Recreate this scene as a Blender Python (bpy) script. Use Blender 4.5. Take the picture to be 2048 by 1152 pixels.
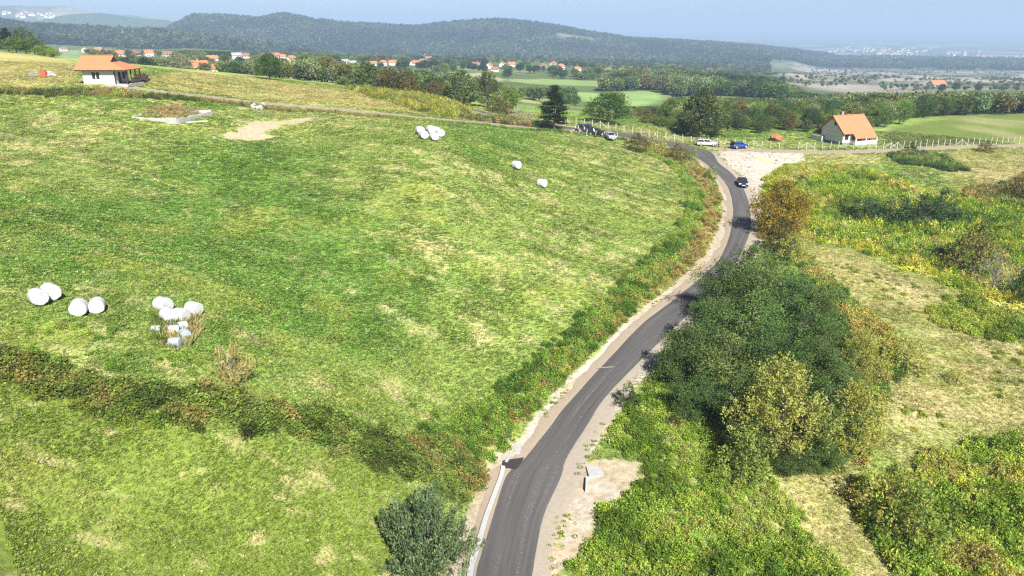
import bpy, math, random
import numpy as np
from mathutils import Vector, Matrix

for o in list(bpy.data.objects): bpy.data.objects.remove(o)
SC = bpy.context.scene
COL = SC.collection
R_ = math.radians

# ------------------------------------------------------------------ camera, sky, sun, exposure
F, CX, CY = 1462.0, 1024.0, 576.0           # lens in pixels of the 2048x1152 photograph
PITCH = R_(19.8)
CAM = np.array([0.0, 0.0, 34.0])
cd = bpy.data.cameras.new('camera'); cam = bpy.data.objects.new('camera', cd); COL.objects.link(cam)
cam.location = CAM; cam.rotation_euler = (R_(90) - PITCH, 0, 0)
cd.sensor_width = 36; cd.lens = 36 * F / 2048; cd.clip_start = .5; cd.clip_end = 90000
SC.camera = cam

SUN_AZ, SUN_EL = R_(20), R_(43)             # azimuth: to the right of straight behind the camera
to_sun = Vector((math.sin(SUN_AZ) * math.cos(SUN_EL), -math.cos(SUN_AZ) * math.cos(SUN_EL), math.sin(SUN_EL)))
W = bpy.data.worlds.new('World'); SC.world = W; W.use_nodes = True
nt = W.node_tree; bg = nt.nodes['Background']
sky = nt.nodes.new('ShaderNodeTexSky'); sky.sky_type = 'NISHITA'; sky.sun_disc = False
sky.sun_elevation = SUN_EL; sky.sun_rotation = math.atan2(to_sun.x, to_sun.y)
sky.air_density = .48; sky.dust_density = 1.0; sky.ozone_density = 0.0; sky.altitude = 300
nt.links.new(sky.outputs[0], bg.inputs[0]); bg.inputs[1].default_value = .05
sd = bpy.data.lights.new('sun', 'SUN'); sun = bpy.data.objects.new('sun', sd); COL.objects.link(sun)
sd.energy = 5.0; sd.angle = R_(.53); sd.color = (1, .955, .88)
sun.rotation_euler = to_sun.to_track_quat('Z', 'Y').to_euler(); sun.location = (0, -60, 120)
HAZE_DENSITY = 2.5e-4

SC.view_settings.view_transform = 'Standard'; SC.view_settings.look = 'None'
SC.view_settings.exposure = 1.48; SC.view_settings.gamma = 1
SC.render.engine = 'CYCLES'
cy = SC.cycles
cy.max_bounces = 6; cy.diffuse_bounces = 3; cy.glossy_bounces = 2; cy.transmission_bounces = 3
cy.transparent_max_bounces = 6; cy.volume_bounces = 0
cy.sample_clamp_indirect = 8; cy.pixel_filter_type = 'BLACKMAN_HARRIS'; cy.filter_width = 1.3
try:
    cy.use_denoising = False; cy.denoiser = 'OPENIMAGEDENOISE'
except Exception: pass

# ------------------------------------------------------------------ helpers: noise, meshes, tags
rng = np.random.default_rng(7)
random.seed(7)

def _h(ix, iy, s):
    n = (ix.astype(np.int64) * 374761393 + iy.astype(np.int64) * 668265263 + s * 1442695041) & 0xffffffff
    n = ((n ^ (n >> 13)) * 1274126177) & 0xffffffff
    n = ((n ^ (n >> 15)) * 2246822519) & 0xffffffff
    return ((n ^ (n >> 16)) & 0xffffff) / float(0xffffff)

def vnoise(x, y, s=0):
    ix, iy = np.floor(x), np.floor(y); fx, fy = x - ix, y - iy
    fx = fx * fx * (3 - 2 * fx); fy = fy * fy * (3 - 2 * fy)
    a = _h(ix, iy, s); b = _h(ix + 1, iy, s); c = _h(ix, iy + 1, s); d = _h(ix + 1, iy + 1, s)
    return (a + (b - a) * fx) * (1 - fy) + (c + (d - c) * fx) * fy

def fbm(x, y, size, octv=4, s=0, gain=.5):
    x = np.asarray(x, float); y = np.asarray(y, float)
    v = 0; amp = 1; tot = 0; k = 1.0 / size
    for o in range(octv):
        v = v + amp * (vnoise(x * k + 17.3 * o, y * k - 9.1 * o, s + o) * 2 - 1); tot += amp
        amp *= gain; k *= 2.03
    return v / tot

def sstep(a, b, x):
    t = np.clip((x - a) / (b - a), 0, 1); return t * t * (3 - 2 * t)

def mk(name, v, f, mats=None, smooth=False, mi=None):
    """mesh from numpy vertices and a face array (or list of tuples)"""
    me = bpy.data.meshes.new(name)
    if isinstance(f, np.ndarray):
        n, k = f.shape
        me.vertices.add(len(v)); me.vertices.foreach_set('co', np.asarray(v, np.float32).ravel())
        me.loops.add(n * k); me.loops.foreach_set('vertex_index', f.astype(np.int32).ravel())
        me.polygons.add(n); me.polygons.foreach_set('loop_start', np.arange(0, n * k, k, dtype=np.int32))
        me.update(calc_edges=True)
    else:
        me.from_pydata([tuple(p) for p in v], [], [tuple(q) for q in f]); me.update()
    if smooth: me.polygons.foreach_set('use_smooth', np.ones(len(me.polygons), bool))
    for m in (mats or []): me.materials.append(m)
    if mi is not None: me.polygons.foreach_set('material_index', np.asarray(mi, np.int32))
    return me

def obj(name, me, parent=None, loc=None, rot=None, scale=None):
    o = bpy.data.objects.new(name, me); COL.objects.link(o)
    if parent: o.parent = parent
    if loc is not None: o.location = loc
    if rot is not None: o.rotation_euler = rot
    if scale is not None: o.scale = scale
    return o

def tag(o, label=None, cat=None, group=None, kind=None):
    if label: o['label'] = label
    if cat: o['category'] = cat
    if group: o['group'] = group
    if kind: o['kind'] = kind
    return o

def empty(name, loc, rz=0, scale=None):
    o = obj(name, None, loc=loc, rot=(0, 0, rz), scale=scale); o.empty_display_size = .3; return o

def copy_tree(o, parent=None):
    c = o.copy(); COL.objects.link(c); c.parent = parent
    for ch in list(o.children): copy_tree(ch, c)
    return c

class MB:
    """collects boxes, prisms and tubes into one mesh"""
    def __init__(s): s.v = []; s.f = []
    def add(s, v, f):
        n = len(s.v); s.v += [tuple(p) for p in v]; s.f += [tuple(i + n for i in q) for q in f]; return s
    def box(s, x0, x1, y0, y1, z0, z1):
        return s.add([(x, y, z) for z in (z0, z1) for y in (y0, y1) for x in (x0, x1)],
                     [(0, 2, 3, 1), (4, 5, 7, 6), (0, 1, 5, 4), (2, 6, 7, 3), (0, 4, 6, 2), (1, 3, 7, 5)])
    def bar(s, a, b, r0, r1=None, n=6):
        a, b = Vector(a), Vector(b); r1 = r0 if r1 is None else r1
        d = (b - a).normalized(); u = d.orthogonal().normalized(); w = d.cross(u)
        v = [a + (u * math.cos(t) + w * math.sin(t)) * r0 for t in [2 * math.pi * i / n for i in range(n)]]
        v += [b + (u * math.cos(t) + w * math.sin(t)) * r1 for t in [2 * math.pi * i / n for i in range(n)]]
        f = [(i, (i + 1) % n, n + (i + 1) % n, n + i) for i in range(n)] + [tuple(range(n))[::-1], tuple(range(n, 2 * n))]
        return s.add(v, f)
    def slab(s, quad, t):
        """a quad or polygon thickened by t along its normal, downward"""
        q = [Vector(p) for p in quad]; nrm = (q[1] - q[0]).cross(q[2] - q[0]).normalized()
        if nrm.z < 0: q.reverse(); nrm = -nrm
        n = len(q); v = q + [p - nrm * t for p in q]
        return s.add(v, [tuple(range(n)), tuple(range(2 * n - 1, n - 1, -1))] + [(i, n + i, n + (i + 1) % n, (i + 1) % n) for i in range(n)])
    def mesh(s, name, mat, smooth=False): return mk(name, s.v, s.f, [mat], smooth)
    def build(s, name, mat, parent=None, smooth=False, **k): return obj(name, s.mesh(name, mat, smooth), parent, **k)

# ------------------------------------------------------------------ materials
def nodes_of(m):
    m.use_nodes = True; n = m.node_tree.nodes; return n, m.node_tree.links

def plain(name, col, rough=.7, var=.12, scale=4, metal=0, bump=0, spec=.3):
    m = bpy.data.materials.new(name); n, l = nodes_of(m); b = n['Principled BSDF']
    b.inputs['Roughness'].default_value = rough; b.inputs['Metallic'].default_value = metal
    b.inputs['Specular IOR Level'].default_value = spec
    tc = n.new('ShaderNodeTexCoord'); tx = n.new('ShaderNodeTexNoise'); tx.inputs['Scale'].default_value = scale; tx.inputs['Detail'].default_value = 6
    l.new(tc.outputs['Object'], tx.inputs['Vector'])
    mx = n.new('ShaderNodeMix'); mx.data_type = 'RGBA'
    mx.inputs['A'].default_value = (*[c * (1 - var * 1.6) for c in col], 1); mx.inputs['B'].default_value = (*[min(1, c * (1 + var)) for c in col], 1)
    l.new(tx.outputs['Fac'], mx.inputs['Factor']); l.new(mx.outputs['Result'], b.inputs['Base Color'])
    if bump:
        bp = n.new('ShaderNodeBump'); bp.inputs['Strength'].default_value = bump; bp.inputs['Distance'].default_value = .05
        l.new(tx.outputs['Fac'], bp.inputs['Height']); l.new(bp.outputs['Normal'], b.inputs['Normal'])
    return m

def leaf_mat(name, c1, c2, c3=None, inst=False, trans=.42, hue=.18):
    """leaf: per-leaf value 'lv' blends the tones; an instanced plant takes its own colour from its point"""
    m = bpy.data.materials.new(name); n, l = nodes_of(m); n.remove(n['Principled BSDF'])
    out = n['Material Output']
    lv = n.new('ShaderNodeAttribute'); lv.attribute_name = 'lv'
    if inst:
        ca = n.new('ShaderNodeAttribute'); ca.attribute_type = 'INSTANCER'; ca.attribute_name = 'col'
        mr = n.new('ShaderNodeMapRange'); mr.inputs['To Min'].default_value = .55; mr.inputs['To Max'].default_value = 1.45
        l.new(lv.outputs['Fac'], mr.inputs['Value'])
        vm = n.new('ShaderNodeVectorMath'); vm.operation = 'SCALE'
        l.new(ca.outputs['Color'], vm.inputs[0]); l.new(mr.outputs['Result'], vm.inputs['Scale'])
        csock = vm.outputs[0]
    else:
        cr = n.new('ShaderNodeValToRGB'); e = cr.color_ramp.elements
        e[0].position = 0; e[0].color = (*c1, 1); e[1].position = .62; e[1].color = (*c2, 1)
        e2 = e.new(1.0); e2.color = (*(c3 or c2), 1)
        l.new(lv.outputs['Fac'], cr.inputs['Fac'])
        oi = n.new('ShaderNodeObjectInfo')
        hs = n.new('ShaderNodeHueSaturation')
        m1 = n.new('ShaderNodeMapRange'); m1.inputs['To Min'].default_value = .5 - hue * .14; m1.inputs['To Max'].default_value = .5 + hue * .08
        m2 = n.new('ShaderNodeMapRange'); m2.inputs['To Min'].default_value = 1 - hue * 1.5; m2.inputs['To Max'].default_value = 1 + hue * 1.6
        wn = n.new('ShaderNodeTexWhiteNoise'); wn.noise_dimensions = '1D'; l.new(oi.outputs['Random'], wn.inputs['W']); l.new(oi.outputs['Random'], m1.inputs['Value']); l.new(wn.outputs['Value'], m2.inputs['Value'])
        l.new(m1.outputs[0], hs.inputs['Hue']); l.new(m2.outputs[0], hs.inputs['Value']); l.new(cr.outputs[0], hs.inputs['Color'])
        csock = hs.outputs[0]
    d = n.new('ShaderNodeBsdfDiffuse'); t = n.new('ShaderNodeBsdfTranslucent'); mix = n.new('ShaderNodeMixShader'); mix.inputs[0].default_value = trans
    l.new(csock, d.inputs[0]); l.new(csock, t.inputs[0]); l.new(d.outputs[0], mix.inputs[1]); l.new(t.outputs[0], mix.inputs[2])
    l.new(mix.outputs[0], out.inputs['Surface'])
    return m

M = {}
M['inst_leaf'] = leaf_mat('plant_leaf', None, None, inst=True)
M['bark'] = plain('bark', (.07, .055, .042), .9, .3, 8, bump=.4)
M['bark_pale'] = plain('pale_bark', (.20, .18, .155), .9, .3, 8, bump=.3)
M['white_wall'] = plain('white_render', (.58, .575, .565), .85, .04, 1.5)
M['grey_wall'] = plain('grey_render', (.42, .43, .43), .85, .08, 1.5)
M['stone_base'] = plain('stone_plinth', (.16, .17, .18), .9, .4, 5, bump=.5)
M['wood_dark'] = plain('dark_timber', (.05, .03, .022), .7, .3, 6)
M['wood'] = plain('timber', (.2, .12, .07), .75, .25, 6)
M['glass'] = plain('window_glass', (.015, .018, .022), .08, .1, 2, spec=.6)
M['concrete'] = plain('concrete', (.32, .31, .29), .9, .2, 2.5, bump=.25)
M['concrete_white'] = plain('fresh_concrete', (.30, .30, .30), .85, .14, 3, bump=.1)
M['post'] = plain('concrete_post', (.40, .39, .36), .85, .22, 2)
M['wire'] = plain('galvanised_wire', (.35, .35, .35), .5, .1, 3, metal=.6)
M['rubber'] = plain('tyre_rubber', (.02, .02, .02), .85, .1, 5)
M['alloy'] = plain('alloy_wheel', (.55, .56, .58), .35, .05, 5, metal=.7)
M['lamp_glass'] = plain('lamp_glass', (.75, .76, .78), .15, .03, 5, spec=.7)
M['red_lamp'] = plain('tail_lamp', (.35, .02, .02), .2, .05, 5)
M['plate'] = plain('number_plate', (.75, .75, .72), .5, .03, 5)
M['trim'] = plain('dark_trim', (.02, .02, .022), .6, .1, 5)
M['skin'] = plain('skin', (.45, .27, .19), .6, .05, 5)
M['hair'] = plain('hair', (.03, .022, .018), .7, .1, 8)

def roof_mat(name, col):
    m = bpy.data.materials.new(name); n, l = nodes_of(m); b = n['Principled BSDF']; b.inputs['Roughness'].default_value = .8
    tc = n.new('ShaderNodeTexCoord'); nz = n.new('ShaderNodeTexNoise'); nz.inputs['Scale'].default_value = 1.2; nz.inputs['Detail'].default_value = 5
    l.new(tc.outputs['Object'], nz.inputs['Vector'])
    mx = n.new('ShaderNodeMix'); mx.data_type = 'RGBA'; mx.inputs['A'].default_value = (*[c * .78 for c in col], 1); mx.inputs['B'].default_value = (*[c * 1.14 for c in col], 1)
    l.new(nz.outputs['Fac'], mx.inputs['Factor']); l.new(mx.outputs['Result'], b.inputs['Base Color'])
    wv = n.new('ShaderNodeTexWave'); wv.bands_direction = 'Z'; wv.inputs['Scale'].default_value = 2.6; wv.inputs['Distortion'].default_value = .6
    l.new(tc.outputs['Object'], wv.inputs['Vector'])
    bp = n.new('ShaderNodeBump'); bp.inputs['Strength'].default_value = .5; bp.inputs['Distance'].default_value = .04
    l.new(wv.outputs['Fac'], bp.inputs['Height']); l.new(bp.outputs[0], b.inputs['Normal'])
    return m
M['roof'] = roof_mat('orange_roof_tile', (.36, .135, .060))
M['roof_red'] = roof_mat('red_roof_tile', (.215, .092, .064))
M['roof_grey'] = roof_mat('grey_roof', (.25, .245, .24))

# ------------------------------------------------------------------ terrain height
cp, sp = math.cos(PITCH), math.sin(PITCH)
def ray(px, py):
    dx, dy = (px - CX) / F, (CY - py) / F
    return np.array([dx, cp + dy * sp, -sp + dy * cp])
# surveyed ground points: picture column, picture row, metres along the view axis
CTRL = [(1010,1150,47),(1200,735,70),(1350,610,83),(1465,500,100),(1482,400,127),(1440,330,150),(1385,292,167),
 (1200,268,165),(900,240,155),(600,213,150),(300,180,140),(220,168,137),
 (80,605,52),(340,640,54),(0,740,43),(0,1152,28),(500,1152,34),(850,1152,41),(400,800,45),(800,900,51.5),(930,930,56),
 (600,500,80),(800,700,66),(1000,500,88),(1250,500,95.5),(1000,330,116),(860,278,118),(1300,330,140),(400,330,100),
 (100,330,92),(100,250,115),(345,240,120),(650,250,132),(0,200,128),
 (0,105,200),(330,138,190),(560,163,190),(700,188,175),(900,213,185),(160,125,185),
 (1260,900,58),(1300,1152,47),(1700,1152,46.5),(2048,1152,46),(2048,800,66),(2048,500,104),(1700,700,73),(1750,500,102),(2048,350,145),(1700,400,130),(2048,285,178),
 (1700,292,168),(1560,297,166),(2048,229,235),(1850,240,215),(1450,264,185),(1180,246,180),(1060,243,180),
 (1300,205,400),(1150,165,560),(1000,142,720),(1800,166,950),(1980,172,900),(1800,133,1500),(1500,133,1500),(1420,170,560),(1100,124,1100),
 (700,112,1300),(300,102,1000),(100,108,850),(560,140,480),(300,140,420),(1600,185,600),(1900,225,380),(1600,215,380),(1250,225,300),
 (2048,175,700),(-150,90,260),(-150,250,105),(-150,700,40),(2200,700,75),(2200,230,240),(2200,160,900),(40,100,500),(900,185,330),(1000,112,1700),(600,104,1700),(1800,122,2200)]
_cw = np.array([CAM + d * ray(x, y) for x, y, d in CTRL])
def _uv(x, y):
    r = np.hypot(x, y); az = np.arctan2(x, y)
    return np.clip(az, -.92, .92) * 2.2, np.log(np.clip(r, 34, 4000))
def _tps(r2): return np.where(r2 > 1e-12, .5 * r2 * np.log(np.maximum(r2, 1e-12)), 0)
_cu, _cvv = _uv(_cw[:, 0], _cw[:, 1]); _n = len(_cu)
_K = _tps((_cu[:, None] - _cu) ** 2 + (_cvv[:, None] - _cvv) ** 2) + np.eye(_n) * 2e-3
_P = np.c_[np.ones(_n), _cu, _cvv]
_A = np.block([[_K, _P], [_P.T, np.zeros((3, 3))]])
_wt = np.linalg.solve(_A, np.r_[_cw[:, 2], 0, 0, 0])

# far ridges: crest seen at (column,row), distance, half depth
RIDGES = [
 (1850, 520, [(-400,30),(-100,34),(0,36),(90,44),(200,52),(300,55),(400,62),(500,78),(600,90),(680,104),(760,120),(900,150)]),
 (2700, 900, [(250,80),(330,55),(390,28),(440,27),(520,33),(570,25),(610,33),(680,42),(760,46),(830,51),(880,44),(940,40),(1000,36),(1060,42),(1120,50),(1180,62),(1260,74),(1340,79),(1420,84),(1500,90),(1600,104),(1700,128),(1850,170)]),
 (3700, 620, [(-400,32),(0,42),(80,40),(150,28),(200,27),(270,36),(330,40),(400,60),(500,90),(640,160),(1200,420),(4000,900)]),
 (4900, 700, [(-500,30),(-200,20),(0,14),(60,11),(150,13),(200,26),(300,34),(400,40),(560,60),(700,110),(1200,420),(4000,900)]),
]
def far_height(x, y, base):
    r = np.hypot(x, y); az = np.clip(np.arctan2(x, y), -1.2, 1.2)
    col = CX + F * np.tan(az) / cp                      # crest polylines are read by bearing
    z = base.copy()
    for k, (R0, wd, line) in enumerate(RIDGES):
        lx = np.array([p[0] for p in line]); ly = np.array([p[1] for p in line])
        row = np.interp(col, lx, ly)
        d = np.stack([(col - CX) / F, cp + (CY - row) / F * sp, -sp + (CY - row) / F * cp])
        crest = CAM[2] + R0 * d[2] / np.hypot(d[0], d[1]) - 13 * (R0 < 3500)
        q = (r - R0 - 120 * fbm(x, y, 700, 2, 40 + k)) / np.where(r < R0, wd, wd * 1.3)
        b = np.exp(-q * q * 1.3)
        rough = fbm(x, y, 330, 5, 60 + k) * 26 * np.clip(1 - b, 0, 1) * b * 2.2 + fbm(x, y, 120, 3, 70 + k) * 4 * b
        z = np.maximum(z, base + (crest - base) * b + rough * (crest > base + 5))
    return z

def height0(x, y):
    x = np.asarray(x, float); y = np.asarray(y, float); sh = x.shape
    x = x.ravel(); y = y.ravel(); out = np.empty(len(x))
    for i in range(0, len(x), 60000):
        xs, ys = x[i:i + 60000], y[i:i + 60000]
        u, v = _uv(xs, ys)
        r2 = (u[:, None] - _cu) ** 2 + (v[:, None] - _cvv) ** 2
        z = _tps(r2) @ _wt[:_n] + _wt[_n] + _wt[_n + 1] * u + _wt[_n + 2] * v
        r = np.hypot(xs, ys)
        if r.max() > 900:
            plainz = -80 - 50 * sstep(2000, 6000, r) + 5 * fbm(xs, ys, 900, 3, 5)
            base = z + (plainz - z) * sstep(1100, 2300, r)
            m = r > 1000
            fz = base.copy(); fz[m] = far_height(xs[m], ys[m], base[m])
            z = base + (fz - base) * sstep(1000, 1250, r)
        out[i:i + 60000] = z
    return out.reshape(sh)

def G(px, py, dmin=20, dmax=5000):
    """ground point seen at a picture position"""
    d = ray(px, py); t = np.exp(np.linspace(math.log(dmin), math.log(dmax), 700))
    P = CAM + t[:, None] * d
    s = P[:, 2] - height0(P[:, 0], P[:, 1])
    k = np.argmax(s < 0)
    if s[k] >= 0: k = len(t) - 1
    a, b = t[max(k - 1, 0)], t[k]; sa, sb = s[max(k - 1, 0)], s[k]
    tt = a + (b - a) * sa / (sa - sb) if sa != sb else b
    p = CAM + tt * d
    return np.array([p[0], p[1], float(height0(p[0:1], p[1:2])[0])])
def GP(pts): return np.array([G(x, y)[:2] for x, y in pts])

def proj(P):
    d = np.asarray(P) - CAM
    w = d[..., 1] * cp - d[..., 2] * sp
    return CX + F * d[..., 0] / w, CY - F * (d[..., 1] * sp + d[..., 2] * cp) / w, w

def sdf(poly, x, y):
    """signed distance to a ground polygon, negative inside"""
    p = np.asarray(poly); d = np.full(x.shape, 1e9); ins = np.zeros(x.shape, bool)
    for a, b in zip(p, np.roll(p, -1, 0)):
        e = b - a; w0 = x - a[0]; w1 = y - a[1]
        t = np.clip((w0 * e[0] + w1 * e[1]) / max(e @ e, 1e-9), 0, 1)
        d = np.minimum(d, (w0 - e[0] * t) ** 2 + (w1 - e[1] * t) ** 2)
        c = ((a[1] <= y) & (b[1] > y)) | ((b[1] <= y) & (a[1] > y))
        xi = a[0] + (y - a[1]) / (e[1] if abs(e[1]) > 1e-9 else 1e-9) * e[0]
        ins ^= c & (x < xi)
    d = np.sqrt(d); return np.where(ins, -d, d)

def smooth_line(P, step=1.0):
    P = np.asarray(P, float); Q = np.vstack([2 * P[0] - P[1], P, 2 * P[-1] - P[-2]]); out = []
    for i in range(1, len(Q) - 2):
        a, b, c, d = Q[i - 1:i + 3]; n = max(2, int(np.linalg.norm(c - b) / step))
        for t in np.arange(n) / n:
            out.append(.5 * (2 * b + (c - a) * t + (2 * a - 5 * b + 4 * c - d) * t * t + (3 * b - a - 3 * c + d) * t ** 3))
    out.append(P[-1]); return np.array(out)

def dist_line(L, x, y, close=1e9):
    d = np.full(x.shape, 1e9)
    L = np.asarray(L)
    m = (x > L[:, 0].min() - 25) & (x < L[:, 0].max() + 25) & (y > L[:, 1].min() - 25) & (y < L[:, 1].max() + 25)
    xs, ys = x[m], y[m]; dd = np.full(xs.shape, 1e9)
    for a, b in zip(L[:-1], L[1:]):
        e = b - a; w0 = xs - a[0]; w1 = ys - a[1]
        t = np.clip((w0 * e[0] + w1 * e[1]) / max(e @ e, 1e-9), 0, 1)
        dd = np.minimum(dd, (w0 - e[0] * t) ** 2 + (w1 - e[1] * t) ** 2)
    d[m] = np.sqrt(dd); return d

# roads: left and right asphalt edges
ROAD_L = [(935,1260),(948,1152),(960,1110),(984,1031),(1012,950),(1046,919),(1101,850),(1143,798),(1226,708),(1287,645),(1365,585),(1417,541),(1444,508),(1460,463),(1465,415),(1454,373),(1428,343),(1404,323),(1366,303),(1330,291),(1290,283),(1250,276),(1200,268),(1150,262)]
ROAD_R = [(1035,1260),(1066,1152),(1073,1110),(1090,1031),(1124,952),(1133,919),(1177,850),(1210,798),(1296,708),(1360,647),(1412,597),(1452,554),(1483,508),(1500,463),(1501,420),(1488,378),(1464,347),(1438,326),(1421,304),(1362,287),(1310,277),(1262,268),(1205,260),(1150,255)]
rl, rr = GP(ROAD_L), GP(ROAD_R)
rl_s, rr_s = [], []
_rl = smooth_line(np.hstack([rl, rr]), .8); road_l, road_r = _rl[:, :2], _rl[:, 2:]
road_c = (road_l + road_r) / 2
road2 = smooth_line(GP([(1150,258.5),(1115,253),(1075,247),(1030,238),(985,229),(958,222),(935,217),(915,213)]), 1)
lane = smooth_line(GP([(225,171),(300,181),(420,194),(520,206),(620,214),(740,225),(840,235),(930,243),(1030,252),(1120,260),(1160,264)]), 1.5)
track = smooth_line(GP([(1425,297),(1500,300),(1580,303),(1680,304),(1780,301),(1880,296),(1980,292),(2120,290)]), 1.5)

def road_dist(x, y):
    return np.minimum.reduce([dist_line(road_c[::3], x, y), dist_line(road2[::3], x, y)])

# ------------------------------------------------------------------ ground zones
Z = {}
def zone(name, pts): Z[name] = GP(pts)
zone('lower_meadow', [(-250,700),(0,745),(150,790),(300,835),(480,880),(640,905),(760,930),(820,985),(830,1050),(800,1100),(800,1300),(-400,1400)])
zone('dirt', [(425,272),(480,250),(530,238),(620,235),(600,246),(545,262),(500,276)])
zone('stubble', [(285,158),(400,142),(560,163),(680,178),(790,192),(900,222),(930,236),(840,229),(620,209),(430,188),(300,174)])
zone('left_brow', [(-250,80),(0,103),(120,118),(165,128),(160,165),(0,178),(-250,200)])
zone('dry_a', [(1598,488),(1690,500),(1790,540),(1900,578),(1930,630),(2060,640),(2300,700),(2300,870),(2060,862),(1960,870),(1880,880),(1790,890),(1750,830),(1770,770),(1830,690),(1840,660),(1740,620),(1660,570)])
zone('dry_b', [(1530,925),(1620,910),(1690,905),(1705,960),(1740,1040),(1790,1110),(1880,1260),(1740,1260),(1660,1110),(1580,1050),(1530,985)])
zone('dry_c', [(1790,312),(1900,305),(2060,298),(2300,300),(2300,345),(2060,352),(1990,378),(1920,384),(1900,350),(1840,330)])
zone('dry_d', [(1600,308),(1780,308),(1760,330),(1650,328),(1600,322)])
zone('gravel_a', [(1424,303),(1500,301),(1610,306),(1600,320),(1560,330),(1535,348),(1522,385),(1512,420),(1516,470),(1500,500),(1480,500),(1500,440),(1490,370),(1450,325)])
zone('bare_r', [(1120,1010),(1150,935),(1200,915),(1275,925),(1270,960),(1230,1000),(1190,1005),(1180,1060),(1110,1150),(1080,1150)])
zone('bare_l', [(985,1000),(975,960),(985,900),(1020,880),(1050,875),(1035,905),(1010,950)])
zone('right_field', [(1765,262),(1840,243),(1960,232),(2070,228),(2300,226),(2300,282),(2060,284),(1900,289),(1770,293)])
zone('yard', [(1420,292),(1500,282),(1640,285),(1760,288),(1760,296),(1600,296),(1500,296)])
zone('valley_field_a', [(1140,188),(1215,183),(1300,181),(1328,190),(1318,205),(1270,212),(1180,206)])
zone('valley_field_b', [(1010,158),(1080,156),(1200,161),(1310,166),(1300,172),(1180,170),(1060,167),(1020,163)])
zone('valley_field_c', [(880,150),(960,145),(1010,160),(960,170),(890,165)])
zone('valley_field_d', [(108,101),(160,100),(170,112),(150,118),(112,113)])
zone('valley_field_e', [(445,118),(500,117),(495,132),(450,128)])
zone('badland', [(1500,128),(1620,129),(1750,127),(1900,128),(2060,131),(2300,132),(2300,182),(2060,181),(1900,180),(1790,185),(1700,186),(1640,180),(1600,168),(1560,158),(1520,148)])

GREEN = np.array((.118, .164, .037)); LUSH = np.array((.076, .140, .025)); YEL = np.array((.175, .190, .042)); TAN = np.array((.34, .285, .155))
STRAW = np.array((.40, .335, .20)); SAND = np.array((.26, .215, .15)); GRAVEL = np.array((.285, .258, .225)); DARK = np.array((.045, .075, .022)); FOREST = np.array((.030, .052, .020))
def lerp(a, b, t): return a + (b - a) * np.asarray(t)[..., None]

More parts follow.
